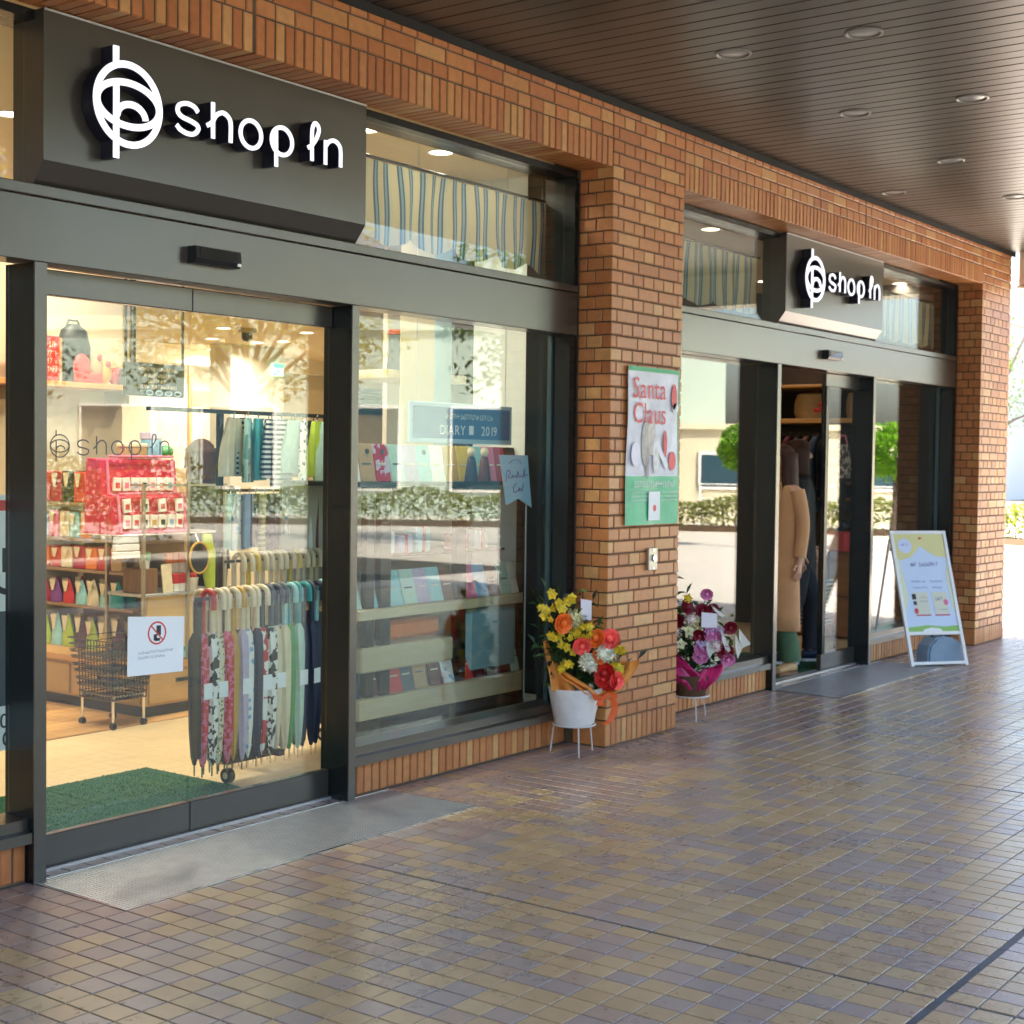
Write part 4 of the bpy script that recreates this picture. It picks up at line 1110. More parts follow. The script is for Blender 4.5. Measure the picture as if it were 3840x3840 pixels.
for k, (x, c) in enumerate([(5.53, 'mint'), (5.69, 'aqua'), (5.86, 'aqua'), (5.98, 'mint'), (6.09, 'lilac'), (6.20, 'aqua'), (6.31, 'brown'), (6.50, 'pink'), (6.61, 'sky'), (6.72, 'brown'), (6.84, 'mint'), (6.94, 'white')]):
    notebook(x, .755, .801, .112, .19, G_[c], f"{c} diary leaning on the middle board, {('far left', 'by the paired posts', 'third from the left', 'beside an aqua one', 'next to the pale aqua one', 'before the middle post', 'half behind the middle post', 'right of the middle post', 'below the swallow-tailed tag', 'near the right end', 'second from the right end', 'right end')[k]}", -16)
for k, (x, c) in enumerate([(5.56, 'white'), (5.68, 'tan'), (5.80, 'plaid'), (5.92, 'mint'), (6.03, 'lilac'), (6.14, 'aqua'), (6.26, 'white'), (6.38, 'gold'), (6.50, 'yellow'), (6.62, 'aqua'), (6.74, 'pink'), (6.84, 'crimson'), (6.94, 'black')]):
    notebook(x, .80, 1.456, .112, .20, PT.get(c) or G_[c], f"{dict(plaid='plaid red').get(c, c)} notebook standing on top of the shelf unit, {('by the door post', 'with a black seal', 'third from the door post', 'pale, left of centre', 'under the sign corner', 'under the word diary', 'centre', 'right of centre', 'bright, right of centre', 'under the sign end', 'left of the tag', 'beside the tag', 'behind the tag')[k]}", -10, disc=k in (1, 2, 5))
MB().box(5.50, 6.99, .79, .81, .003, .2345).build('kick_panel', FRAMED, t_unit)
# loose goods on the table top and between
for k, (x, z_, c, lb) in enumerate([(5.95, 1.18, 'white', 'white paper parcel in the middle bay'), (6.10, 1.16, 'lilac', 'lilac parcel in the middle bay'), (6.25, 1.20, 'aqua', 'aqua parcel in the middle bay'), (6.60, 1.15, 'red', 'red striped parcel in the right bay'), (6.78, 1.17, 'white', 'white parcel in the right bay')]):
    t = thing('gift_parcel', lb, 'parcel', (x, .95, 1.06)); MB().cbox(x - .06, x + .06, .90, 1.0, 1.0605, z_, .008).build('wrapping', G_[c], t); MB().box(x - .01, x + .01, .896, 1.004, 1.061, z_ + .003).build('band', G_['red' if c != 'red' else 'white'], t)
o = MB().box(5.8, 6.95, .86, 1.24, 1.045, 1.06).build('inner_shelf', FRAMED); tag(o, 'thin dark inner shelf carrying wrapped parcels in the stationery window', 'shelf')
for k, (x, c) in enumerate([(6.44, 'navy'), (6.56, 'maroon')]):
    t = thing('doll_figure', f"small {'dark' if k == 0 else 'maroon'} dressed figure on the window table", 'figurine', (x, .66, 1.456)); MB().lathe((x, .72, 1.456), [(.04, 0), (.03, .08), (.022, .13), (.01, .14)], 12).build('dress', G_[c], t); MB().ball((x, .72, 1.62), (.024, .024, .028)).build('head', G_['cream'], t)
# hung sign
t = thing('diary_sign', 'blue hanging sign lettered DIARY 2019 in the stationery window', 'sign', (6.35, .72, 1.78))
MB().cbox(5.90, 6.81, .715, .73, 1.665, 1.885, .003).build('sign_border', mat('sign_pale_blue', (.45, .62, .70), .4), t)
MB().box(5.925, 6.785, .712, .7145, 1.69, 1.862).build('sign_panel', mat('sign_blue', (.06, .20, .38), .35), t)
WP = mat('white_print', (.85, .87, .88), .5)
put_letters('DIARY', .075, WP, t, (6.26, .7108, 1.735)); put_letters('2019', .075, WP, t, (6.59, .7108, 1.735))
MB().box(6.405, 6.445, .7105, .7118, 1.715, 1.765).build('square_mark', WP, t)
mb = MB(); scribble(mb, 6.20, 6.62, 1.80, .028, .7108, rng, gap=.05); mb.build('small_lettering', WP, t)
for x in (5.96, 6.75): MB().box(x, x + .003, .72, .723, 1.8855, 3.249).build('hanging_wire', STEEL, t)
# swallow-tailed tag
t = thing('swallowtail_tag', 'pale blue swallow-tailed card with handwriting by the window edge', 'card', (6.49, .45, 1.46))
TB = mat('tag_blue', (.30, .47, .60), .5)
MB().prism([(6.34, 1.605), (6.60, 1.605), (6.645, 1.315), (6.52, 1.365), (6.405, 1.33)], .449, .453, lambda u, v, a: (u, a, v)).build('card', TB, t)
mb = MB()
stroke3d(mb, sp2([(6.40, 1.46), (6.41, 1.52), (6.44, 1.51), (6.42, 1.485), (6.45, 1.48), (6.46, 1.495), (6.47, 1.48), (6.49, 1.495), (6.50, 1.48), (6.51, 1.515), (6.52, 1.485), (6.54, 1.49), (6.56, 1.485), (6.57, 1.53), (6.575, 1.49), (6.60, 1.50)]), .0045, .4475, .4488)
stroke3d(mb, sp2([(6.50, 1.45), (6.47, 1.43), (6.48, 1.40), (6.51, 1.41), (6.53, 1.425), (6.52, 1.405), (6.54, 1.42), (6.55, 1.405), (6.565, 1.45)]), .0045, .4475, .4488)
stroke3d(mb, ell(6.485, 1.545, .06, .035, .3, 2.8, 14), .0025, .4475, .4488)
mb.build('handwriting', mat('purple_ink', (.10, .06, .22), .5), t)
MB().box(6.60, 6.606, .4535, .46, .2415, 1.59).build('card_pole', STEEL, t)
# roller panels and shoe shelf
for x0, x1, c, lb in ((6.50, 6.81, (.58, .50, .34), 'cream roller screen left of the blue strip in the stationery window'), (6.815, 6.975, (.30, .45, .52), 'narrow blue screen strip in the stationery window')):
    t = thing('roller_screen', lb, 'screen', (x0, 1.30, 2.2)); MB().box(x0, x1, 1.30, 1.304, 1.2, 3.15).build('screen_cloth', mat('screen_' + lb[:5], c, .7), t); MB().cyl((x0, 1.31, 3.18), (x1, 1.31, 3.18), .03).build('roller', WHITE, t); MB().box(x0, x1, 1.295, 1.309, 1.18, 1.1995).build('weight_bar', STEEL, t)
t = thing('shoe_shelf', 'pale shelf with dark boots above the blue sign', 'shelf', (6.75, 1.6, 2.05)); MB().cbox(6.45, 7.2, 1.36, 1.75, 2.05, 2.10, .003).build('shelf_board', PW, t)
MB().box(6.9, 7.2, 1.755, 1.79, 1.6, 3.0).build('support_panel', WHITEW, t)
for k, x in enumerate((6.70, 6.86)):
    t = thing('ankle_boot', ('black boot with red lining, left one on the pale shelf', 'black boot with red lining, right one on the pale shelf')[k], 'boot', (x, 1.5, 2.101)); MB().loft([[(x + cos(a) * .05 + q * 0, 1.5 + sin(a) * l - (l - .055) * .6, 2.101 + z_) for a in [2 * pi * i / 12 for i in range(12)]] for q, l, z_ in ((0, .11, 0), (0, .11, .04), (0, .075, .08), (0, .055, .13), (0, .055, .22))]).build('boot_shaft', G_['black'], t); MB().lathe((x, 1.5, 2.325), [(.054, 0), (.054, .03), (.045, .03)], 12).build('lining', G_['red'], t)
t = thing('menu_plaque', 'small black slatted plaque on the shop wall behind the stationery window', 'plaque', (9.2, 3.95, 2.05))
for z_ in range(5): MB().box(9.05, 9.35, 3.94, 3.955, 1.95 + z_ * .045, 1.985 + z_ * .045).build('slat', BLACKP, t)
struct(MB().box(8.8, 9.6, 3.96, 4.1, 0, 3.249), 'inner_partition_wall', mat('warm_wall', (.64, .50, .32), .75, var=.04))
struct(MB().box(9.605, 13.24, 3.97, 4.1, 0, 3.249), 'rear_partition_wall', mat('olive_wall', (.40, .36, .22), .75, var=.04))

# ---------------------------------------------------------------- striped valances
def valance_mat():
    m = mat('valance_cloth', (.7, .6, .4), .8)
    t = m.node_tree; b = t.nodes['Principled BSDF']; tc = t.nodes.new('ShaderNodeTexCoord'); sx = t.nodes.new('ShaderNodeSeparateXYZ')
    t.links.new(tc.outputs['UV'], sx.inputs[0]); mu = t.nodes.new('ShaderNodeMath'); mu.operation = 'FRACT'
    t.links.new(sx.outputs['X'], mu.inputs[0]); cr = t.nodes.new('ShaderNodeValToRGB'); cr.color_ramp.interpolation = 'CONSTANT'
    st = [(0, (.54, .46, .30)), (.40, (.035, .09, .165)), (.52, (.20, .31, .36)), (.68, (.035, .09, .165)), (.80, (.48, .46, .33))]
    while len(cr.color_ramp.elements) < 5: cr.color_ramp.elements.new(.5)
    for e, (p_, c_) in zip(cr.color_ramp.elements, st): e.position = p_; e.color = (*c_, 1)
    t.links.new(mu.outputs[0], cr.inputs[0]); t.links.new(cr.outputs[0], b.inputs['Base Color'])
    tr_ = t.nodes.new('ShaderNodeBsdfTranslucent'); t.links.new(cr.outputs[0], tr_.inputs[0])
    mx = t.nodes.new('ShaderNodeMixShader'); mx.inputs[0].default_value = .16
    o_ = t.nodes['Material Output']; t.links.new(b.outputs[0], mx.inputs[1]); t.links.new(tr_.outputs[0], mx.inputs[2]); t.links.new(mx.outputs[0], o_.inputs['Surface'])
    return m
VAL = valance_mat()
def valance(x0, x1, y, zt, zb, label, ph):
    t = thing('striped_valance', label, 'curtain', (x0, y, zt), 'striped valances in the transoms')
    N = int((x1 - x0) / .012); K = 9; me = bpy.data.meshes.new('valance_cloth'); V = []; F = []; UV = []
    for i in range(N + 1):
        u = i / N * (x1 - x0)
        sc_ = abs(sin(pi * (u + ph) / .34))
        for k in range(K + 1):
            f_ = k / K
            hgt = (zt - zb) * (.86 + .14 * sc_ ** .7)
            yy = y + (.007 + .010 * f_) * sin(2 * pi * u / .19 + .7 * sin(u * 5)) + .02 * f_ * sin(u * 9 + ph)
            V.append((u + .007 * sin(f_ * 5 + u * 11), yy - y, -f_ * hgt)); UV.append((u / .088, f_))
    for i in range(N):
        for k in range(K): F.append((i * (K + 1) + k, (i + 1) * (K + 1) + k, (i + 1) * (K + 1) + k + 1, i * (K + 1) + k + 1))
    me.from_pydata(V, [], F); me.materials.append(VAL); uv = me.uv_layers.new()
    for l in me.loops: uv.data[l.index].uv = UV[l.vertex_index]
    me.polygons.foreach_set('use_smooth', [True] * len(F))
    o = bpy.data.objects.new('valance_cloth', me); COL.objects.link(o); o.parent = t
    MB().tube([(-.05, 0, .012), (x1 - x0 + .05, 0, .012)], .008, 8).build('curtain_rod', BLACKP, t, world=False)
    for u in (.02, x1 - x0 - .02): MB().box(u, u + .012, -.006, .006, .0205, 3.2495 - zt).build('rod_hanger', BLACKP, t, world=False)
valance(5.02, 6.76, .47, 3.02, 2.62, 'blue and cream striped valance right of the large sign', .1)
valance(7.56, 9.36, .47, 3.02, 2.62, 'blue and cream striped valance left of the small sign', .2)
valance(11.10, 12.90, .47, 3.02, 2.62, 'blue and cream striped valance right of the small sign, by the far pillar', .05)

# ================================================================ inside the open doorway
BR = G_['brown']
t = thing('wall_shelving', 'wooden wall shelves loaded with bags, behind the open doorway', 'shelves', (12.7, 1.6, .003))
BOXB = mat('shelf_warm_wood', (.30, .12, .035), .5, var=.15, scale=5, stretch=(8, 1, 8))
for z0, z1, m in ((1.957, 1.998, WOODO), (2.285, 2.31, WOODO), (1.40, 1.424, BOXB), (1.255, 1.28, BOXB), (.375, .393, BOXB)): MB().cbox(12.4, 12.95, .95, 2.0, z0, z1, .003).build('shelf_board', m, t)
for y in (.94, 2.012): MB().box(12.45, 12.95, y - .012, y - .0005, .003, 2.6).build('side_panel', mat('dark_panel', (.03, .022, .018), .5), t)
MB().box(12.951, 12.98, .94, 2.0, .003, 2.6).build('back_panel', mat('dark_back', (.05, .035, .03), .6), t)
MB().box(12.42, 12.445, .96, 1.99, 1.845, 1.865).build('clothes_rail', BLACKP, t)
for k, (y0, y1, z0, z1) in enumerate(((.98, 1.22, .395, .80), (1.24, 1.62, .395, .80), (.98, 1.30, .02, .37), (1.33, 1.9, .02, .37))): MB().cbox(12.38, 12.9, y0, y1, z0 + .001, z1, .005).build('drawer_box', BOXB, t)
for y, z0, lb, w_ in ((1.52, 1.999, 'large burlap bag with red flowers on the shelf above the doorway scene', .17), (1.08, 1.999, 'small tan paper bag at the right end of the high shelf', .085)):
    t = thing('burlap_bag', lb, 'bag', (12.6, y, z0)); mb = MB(); mb.loft([[(12.6 + cos(a) * .14 * q, y + sin(a) * w_ * q, z0 + h) for a in [2 * pi * k / 12 for k in range(12)]] for q, h in ((.9, 0), (1.02, .06), (1.0, .15), (.86, .225), (.7, .235))]); mb.build('bag_body', mat('burlap', (.48, .33, .17), .85, var=.1, scale=40, bump=.5), t)
    for k in range(5): MB().ball((12.44, y - w_ * .85 + rng.uniform(-.05, .03), z0 + .03 + rng.uniform(0, .13)), (.02, .035, .022), jit=.25).build('red_flower', G_['red'], t)
for k in range(9):
    y = 1.12 + k * .09; c = ['black', 'brown', 'black', 'slate', 'brown', 'black', 'maroon', 'black', 'slate'][k]; zb = 1.15 + .1 * (k % 3)
    t = thing('hung_garment', f"{c} garment on the clothes rail, {('by the door edge', 'second', 'third', 'fourth', 'fifth', 'sixth', 'seventh', 'eighth', 'innermost')[k]} along", 'garment', (12.43, y, 1.84))
    MB().loft([[(12.43 + cos(a) * .20 * q, y + sin(a) * .035, 1.835 - h) for a in [2 * pi * i / 10 for i in range(10)]] for q, h in ((.25, 0), (.8, .06), (1.0, .15), (.95, .4), (1.05, 1.835 - zb))]).build('cloth', G_[c], t); MB().tube([(12.43, y, 1.84), (12.43, y, 1.866), (12.445, y, 1.872)], .004, 5).build('hanger_hook', CHROME, t)
t = thing('floral_bag', 'brown flowered shoulder bag hanging at the door edge', 'bag', (12.2, 1.05, 1.6)); MB().loft([[(12.25 + cos(a) * .15 * q, 1.06 + sin(a) * .05, 1.76 - h) for a in [2 * pi * i / 14 for i in range(14)]] for q, h in ((.6, 0), (.95, .08), (1.1, .22), (.85, .30))]).build('bag_body', PT['brownfloral'], t); MB().tube([(12.14, 1.06, 1.75), (12.2, 1.06, 1.84), (12.3, 1.06, 1.84), (12.36, 1.06, 1.75)], .008, 6).build('strap', G_['pink'], t)
t = thing('red_tote', 'red tote with a black top on the low boxes inside the doorway', 'bag', (12.3, 1.1, .801)); MB().cbox(12.22, 12.5, 1.0, 1.18, .8015, .98, .02).build('bag_body', G_['red'], t); MB().ball((12.36, 1.09, 1.03), (.07, .06, .06)).build('bag_top', G_['black'], t)
# stacked shopping baskets on a wheeled stand
t = thing('basket_stack', 'stack of dark shopping baskets with pale rims inside the doorway', 'basket stack', (11.5, .98, .003))
for k in range(12):
    z_ = .22 + k * .034; mb = MB(); mb.tube([(11.33, .87, z_), (11.67, .87, z_), (11.67, 1.09, z_), (11.33, 1.09, z_)], .007, 6, closed=True); mb.build('basket_rim', mat('rim_grey', (.5, .5, .48), .4), t)
    if k % 2 == 0: MB().box(11.35, 11.65, .885, 1.075, z_ + .009, z_ + .025 + .02).build('basket_body', G_['slate'], t)
MB().cyl((11.66, .86, .05), (11.66, .86, .22), .011).build('stand_leg', CHROME, t); MB().cyl((11.34, .86, .05), (11.34, .86, .22), .011).build('stand_leg', CHROME, t); MB().cyl((11.34, 1.1, .05), (11.34, 1.1, .22), .011).build('stand_leg', CHROME, t); MB().cyl((11.66, 1.1, .05), (11.66, 1.1, .22), .011).build('stand_leg', CHROME, t)
for x, y in ((11.66, .86), (11.34, .86), (11.34, 1.1), (11.66, 1.1)): MB().cyl((x - .01, y, .027), (x + .01, y, .027), .025, n=14).build('caster', BLACKP, t)

# ================================================================ poster and key switch on the pillar
t = thing('hanging_poster', 'tall green and white Santa Claus poster on the near brick pillar', 'poster', (7.18, -.01, 1.67))
def psheet(x0, x1, z0, z1, y, name, m, n=14):
    mb = MB(); mb.smooth = True; A = []
    for i in range(n + 1):
        f_ = i / n; x = x0 + (x1 - x0) * f_
        A.append(x)
    K = 12
    base = len(mb.v)
    def off(x, z): return .005 * sin(x * 17 + z * 3) * (1 + .6 * (2.1 - z)) * .6 + .003 * sin(z * 11 + x * 6)
    for k in range(K + 1):
        z = z0 + (z1 - z0) * k / K
        for x in A: mb.v.append((x - .012 * (2.11 - z) * (1 if x < 7.1 else 0), y + off(x, z), z))
    for k in range(K):
        for i in range(n):
            a = base + k * (n + 1) + i; mb.face((a, a + 1, a + n + 2, a + n + 1))
    o = mb.build(name, m, t, fix=False); return o
POST = mat('poster_photo', (.66, .67, .74), .45, var=.18, scale=7)
psheet(6.897, 7.460, 1.222, 2.11, -.016, 'poster_sheet', PAPER)
psheet(6.902, 7.455, 1.50, 2.085, -.0172, 'photo_print', POST)
psheet(6.897, 7.460, 2.085, 2.11, -.0176, 'green_strip', GREENP)
psheet(7.445, 7.460, 1.50, 2.085, -.0178, 'green_strip', GREENP)
psheet(6.897, 7.460, 1.222, 1.497, -.0176, 'green_panel', mat('green_panel', (.05, .47, .24), .4, var=.12, scale=9))
def pt(body, sz, x, z, m, **k): put_letters(body, sz, m, t, (x, -.029, z), **k)
RT = mat('poster_red', (.70, .07, .09), .5)
pt('Santa', .165, 7.115, 1.985, RT, sx=.92); pt('Claus', .165, 7.118, 1.845, RT, sx=.92)
ANI = [((7.08, 1.68), .05, .13, (.42, .39, .36)), ((7.14, 1.72), .04, .11, (.55, .50, .46)), ((7.19, 1.63), .035, .12, (.72, .70, .70)), ((7.10, 1.57), .02, .09, (.30, .27, .28))]
for k, (c, a, b_, col) in enumerate(ANI):
    mb = MB(); mb.prism(ell(c[0], c[1], a, b_, n=16), -.0275 - k * .0003, -.0270 - k * .0003, lambda u, v, q: (u, q, v)); mb.build('photo_shape', mat(f'photo_tone_{k}', col, .5, var=.3, scale=25), t)
for (u, v, a, b_, m) in ((7.385, 1.955, .030, .075, RT), (7.40, 1.89, .035, .03, PAPER), (7.37, 1.585, .042, .055, RT), (6.97, 1.62, .05, .07, mat('balloon_pale', (.78, .74, .84), .5)), (7.29, 1.68, .02, .08, RT)):
    mb = MB(); mb.prism(ell(u, v, a, b_, n=14), -.0288, -.0283, lambda p_, q_, r_: (p_, r_, q_)); mb.build('print_spot', m, t)
mb = MB(); mb.prism([(7.17, 1.68), (7.20, 1.70), (7.33, 1.56), (7.30, 1.53)], -.0292, -.0289, lambda u, v, a: (u, a, v)); mb.build('print_ribbon', PAPER, t)
mb = MB(); scribble(mb, 6.96, 7.40, 1.437, .034, -.0285, rng, gap=.05)
for z_ in (1.40, 1.378, 1.356): scribble(mb, 6.93, 7.10, z_, .012, -.0285, rng, gap=.05); scribble(mb, 7.26, 7.43, z_, .012, -.0285, rng, gap=.05)
mb.build('lettering', PAPER, t)
MB().box(7.115, 7.24, -.0288, -.0282, 1.245, 1.41).build('ticket_print', PAPER, t); MB().prism(ell(7.18, 1.315, .018, .02, n=12), -.0294, -.029, lambda u, v, a: (u, a, v)).build('print_spot', RT, t)
for x in (6.93, 7.43): MB().tube([(x, -.020, 2.10), (x, -.004, 2.12)], .003, 5).build('hook', STEEL, t)
t = thing('key_switch', 'steel key switch plate on the near brick pillar', 'switch', (7.19, -.01, 1.02))
MB().cbox(7.14, 7.235, -.022, -.002, .96, 1.088, .003).build('cover_plate', mat('switch_steel', (.42, .40, .34), .4, metal=.7), t)
MB().cyl((7.187, -.0222, 1.03), (7.187, -.034, 1.03), .020, .017, 16).build('key_barrel', CHROME, t); MB().box(7.183, 7.191, -.0352, -.0342, 1.018, 1.042).build('key_slot', INK, t)
for z_ in (.972, 1.076): MB().cyl((7.187, -.0222, z_), (7.187, -.025, z_), .006, n=8).build('screw', CHROME, t)

# ================================================================ A-board and its weight
d_ = Vector((.79, -.615, 0)); n_ = Vector((-.615, -.79, 0)); az = math.atan2(d_.y, d_.x)
AB = Vector((11.026, -.084, 0)) + d_ * .253
t = thing('sandwich_board', 'white framed A-board with a yellow and blue notice by the far pillar', 'A-board', AB, rot=(0, 0, az))
WF = mat('aboard_white', (.82, .81, .80), .35)
tl = radians(20); W2 = .253; L_ = 1.11
def P(u, s, o=0.0): return (u, s * sin(tl) - o * cos(tl), s * cos(tl) + o * sin(tl) + .005)
def pbar(name, u0, u1, s0, s1, o0, o1, m, par=None):
    mb = MB(); n = len(mb.v); mb.v += [P(u, s, o) for o in (o0, o1) for (u, s) in ((u0, s0), (u1, s0), (u1, s1), (u0, s1))]
    for q in ((0, 1, 2, 3), (7, 6, 5, 4), (0, 4, 5, 1), (1, 5, 6, 2), (2, 6, 7, 3), (3, 7, 4, 0)): mb.face([n + i for i in q])
    return mb.build(name, m, par or t, world=False)
for u in (-W2, W2 - .026): pbar('frame_leg', u, u + .026, 0, L_, -.012, .012, WF)
for s0, s1 in ((L_ - .026, L_), (.25, .276), (.012, .034)): pbar('frame_bar', -W2 + .0265, W2 - .0265, s0, s1, -.011, .011, WF)
pan = pbar('notice_panel', -W2 + .0265, W2 - .0265, .2765, L_ - .0265, -.004, .004, mat('notice_blue', (.58, .68, .86), .4))
def pshape(poly, name, m, o=.0055): 
    mb = MB(); mb.prism(poly, .0045, o, lambda u, v, a: P(u, v, a)); mb.build(name, m, pan, world=False)
YL = mat('notice_yellow', (.72, .66, .28), .4); s0, s1 = .2765, L_ - .0265
pshape([(-.225, s1), (.225, s1), (.225, .885), (.12, .90), (.04, .955), (.0, .985), (-.04, .94), (-.11, .885), (-.225, .86)], 'yellow_print', YL)
pshape(ell(-.135, .985, .062, .062, n=20), 'round_print', mat('notice_lilac', (.62, .68, .90), .4), .0065)
pshape([(-.225, .90), (-.205, .87), (-.175, .55), (-.225, .42)], 'yellow_print', mat('notice_pale_yellow', (.70, .72, .50), .4), .0058)
pshape([(.225, .85), (.195, .75), (.20, .5), (.225, .42)], 'yellow_print', mat('notice_pale_yellow', (.7, .72, .5), .4), .0058)
pshape([(-.225, s0), (.225, s0), (.225, .325), (.1, .315), (-.05, .33), (-.225, .312)], 'grass_print', mat('notice_green', (.25, .50, .10), .4))
pshape([(-.10, s0 + .001), (.08, s0 + .001), (.06, .300), (-.02, .309), (-.08, .296)], 'white_print', PAPER, .0068)
pshape([(.0, 1.035), (.0, 1.06), (.035, 1.05)], 'flag_print', REDP, .0068)
pshape([(-.13, .405), (.0, .405), (.0, .415), (-.13, .415)], 'red_print', REDP, .0062); pshape([(.04, .405), (.17, .405), (.17, .415), (.04, .415)], 'red_print', REDP, .0062)
pshape([(-.13, .42), (.0, .42), (.0, .60), (-.13, .60)], 'cream_print', mat('notice_cream', (.66, .66, .52), .4), .006); pshape([(.04, .42), (.17, .42), (.17, .60), (.04, .60)], 'cream_print', mat('notice_cream', (.66, .66, .52), .4), .006)
pshape([(-.145, .54), (-.11, .54), (-.11, .585), (-.145, .585)], 'dark_print', INK, .0066); pshape([(-.14, .495), (-.112, .495), (-.112, .525), (-.14, .525)], 'dark_print', INK, .0066); pshape(ell(-.125, .445, .018, .024, n=10), 'red_print', REDP, .0066)
pshape(ell(.15, .515, .022, .025, n=10), 'pink_print', G_['pink'], .0066)
mb = MB()
for a, b, z_, h in ((-.11, .12, .815, .034), (-.13, -.01, .68, .016), (.04, .15, .68, .016), (-.12, .0, .63, .014), (.05, .14, .63, .014), (-.165, -.105, .985, .02), (.06, .12, .53, .03), (-.08, -.01, .55, .010), (-.08, -.01, .52, .010), (.06, .15, .45, .010)): scribble(mb, a, b, z_, h, .0072, rng, lambda u, v, q: P(u, v, q), gap=.1)
mb.build('lettering', mat('notice_ink', (.22, .22, .36), .5), pan, world=False)
for u in (-W2 + .008, W2 - .02):
    top = Vector(P(u, L_ - .06, -.02)); mb = MB(); mb.tube([top, (u * 1.0, .62, .006)], .0095, 8); mb.build('rear_leg', STEEL, t, world=False)
t = thing('board_weight', 'grey blue moulded water weight standing inside the foot of the A-board', 'weight', AB + Vector((.17, .06, 0)), rot=(0, 0, az + radians(12)))
prof = [(-.20, .0), (.17, .0), (.20, .03), (.20, .07), (.175, .13), (.12, .185), (.05, .215), (-.05, .225), (-.12, .215), (-.185, .16), (-.20, .10)]
WT = mat('weight_blue', (.20, .29, .40), .45, var=.06)
MB().prism(prof, -.07, .05, lambda u, v, a: (u, a, v + .002)).build('tank', WT, t, world=False)
MB().prism([(u * .92, .01 + v * .9) for u, v in prof], -.085, -.0705, lambda u, v, a: (u, a, v + .002)).build('tank_rim', WT, t, world=False)
MB().tube([(-.10, -.01, .215), (-.09, -.01, .25), (-.02, -.01, .26), (.01, -.01, .215)], .014, 8).build('carry_handle', mat('weight_dark', (.06, .08, .10), .5), t, world=False)

# ================================================================ flower stands
LEAFG = leaf_mat('leaf_dark', (.022, .060, .018), .5, .25)
LEAFL = leaf_mat('leaf_light', (.10, .17, .03), .4, .3)
FL = {k: mat('petal_' + k, c, .55, rnd=.25, sss=.0) for k, c in dict(yellow=(.72, .52, .02), orange=(.80, .16, .02), red=(.62, .02, .015), white=(.80, .80, .66), cream=(.66, .62, .34), crimson=(.20, .005, .02), pink=(.66, .20, .42), lilac=(.55, .42, .62), blush=(.80, .68, .66), coral=(.85, .10, .08)).items()}
r2_ = random.Random(5)
def bloom_orchid(m):
    mb = MB()
    for k in range(5):
        a = 2 * pi * k / 5 + .3
        mb.leaf((0, 0, 0), (cos(a), -.35, sin(a)), (0, -1, 0), .030, .026, .35)
    mb.ball((0, -.006, 0), (.007, .008, .007), 6, 4)
    return mb.mesh('orchid_bloom', m, fix=False)
def bloom_rose(m):
    mb = MB()
    for ring, (n, tilt, L) in enumerate(((3, .25, .030), (5, .6, .038), (6, 1.0, .043))):
        for k in range(n):
            a = 2 * pi * k / n + ring * .5; cx, cz = cos(a), sin(a)
            b = (cx * .006, .01, cz * .006); tip = Vector((cx * tilt, -1 + tilt * .35, cz * tilt)).normalized()
            s = Vector((-cz, 0, cx)); base = Vector(b); w_ = .022 + ring * .006
            p1 = base + tip * L * .6 + s * w_; p2 = base + tip * L * .6 - s * w_; t1 = base + tip * L + s * w_ * .5 + Vector((cx, 0, cz)) * .006; t2 = base + tip * L - s * w_ * .5 + Vector((cx, 0, cz)) * .006
            mb.quad(base, p1, t1, t2, p2)
    mb.ball((0, -.012, 0), (.016, .018, .016), 8, 6, .1, r2_)
    return mb.mesh('rose_bloom', m, fix=False)
def bloom_mum(m):
    mb = MB(); mb.ball((0, 0, 0), .035, 10, 7)
    for k in range(110):
        z = r2_.uniform(-1, 1); a = r2_.uniform(0, 2 * pi); q = math.sqrt(1 - z * z); d = Vector((q * cos(a), q * sin(a), z))
        if d.y > .35: continue
        mb.leaf(d * .026, d + Vector((0, -.25, 0)), d.orthogonal(), .030, .013, .3)
    return mb.mesh('mum_bloom', m, fix=False)
BL = {('orchid', c): bloom_orchid(FL[c]) for c in ('yellow', 'lilac', 'pink', 'cream')}
BL.update({('rose', c): bloom_rose(FL[c]) for c in ('orange', 'red', 'crimson', 'pink', 'coral')})
BL.update({('mum', c): bloom_mum(FL[c]) for c in ('white', 'cream', 'blush')})
RT_ = Vector((.593, -.805, 0)); TOC = Vector((-.80, -.60, 0))
FACE_Z = math.atan2(RT_.y, RT_.x)
def stand(C, label, hz):
    t = thing('flower_stand', label, 'flower stand', C, 'wire flower stands')
    WH = mat('stand_wire', (.60, .58, .56), .35)
    mb = MB(); mb.tube([(C[0] + cos(a) * .115, C[1] + sin(a) * .115, hz) for a in [2 * pi * k / 20 for k in range(20)]], .005, 6, closed=True)
    mb.build('ring', WH, t)
    for k in range(3):
        a = -2.35 + k * 2 * pi / 3
        MB().tube([(C[0] + cos(a) * .115, C[1] + sin(a) * .115, hz - .0052), (C[0] + cos(a) * .135, C[1] + sin(a) * .135, .005)], .0045, 6).build('leg', WH, t)
    MB().tube([(C[0] - .1149, C[1], hz - .001), (C[0] + .1149, C[1], hz - .001)], .003, 5).build('cross_wire', WH, t)
C1 = Vector((6.50, .045, 0))
stand(C1, 'thin white wire stand under the yellow and orange flowers', .165)
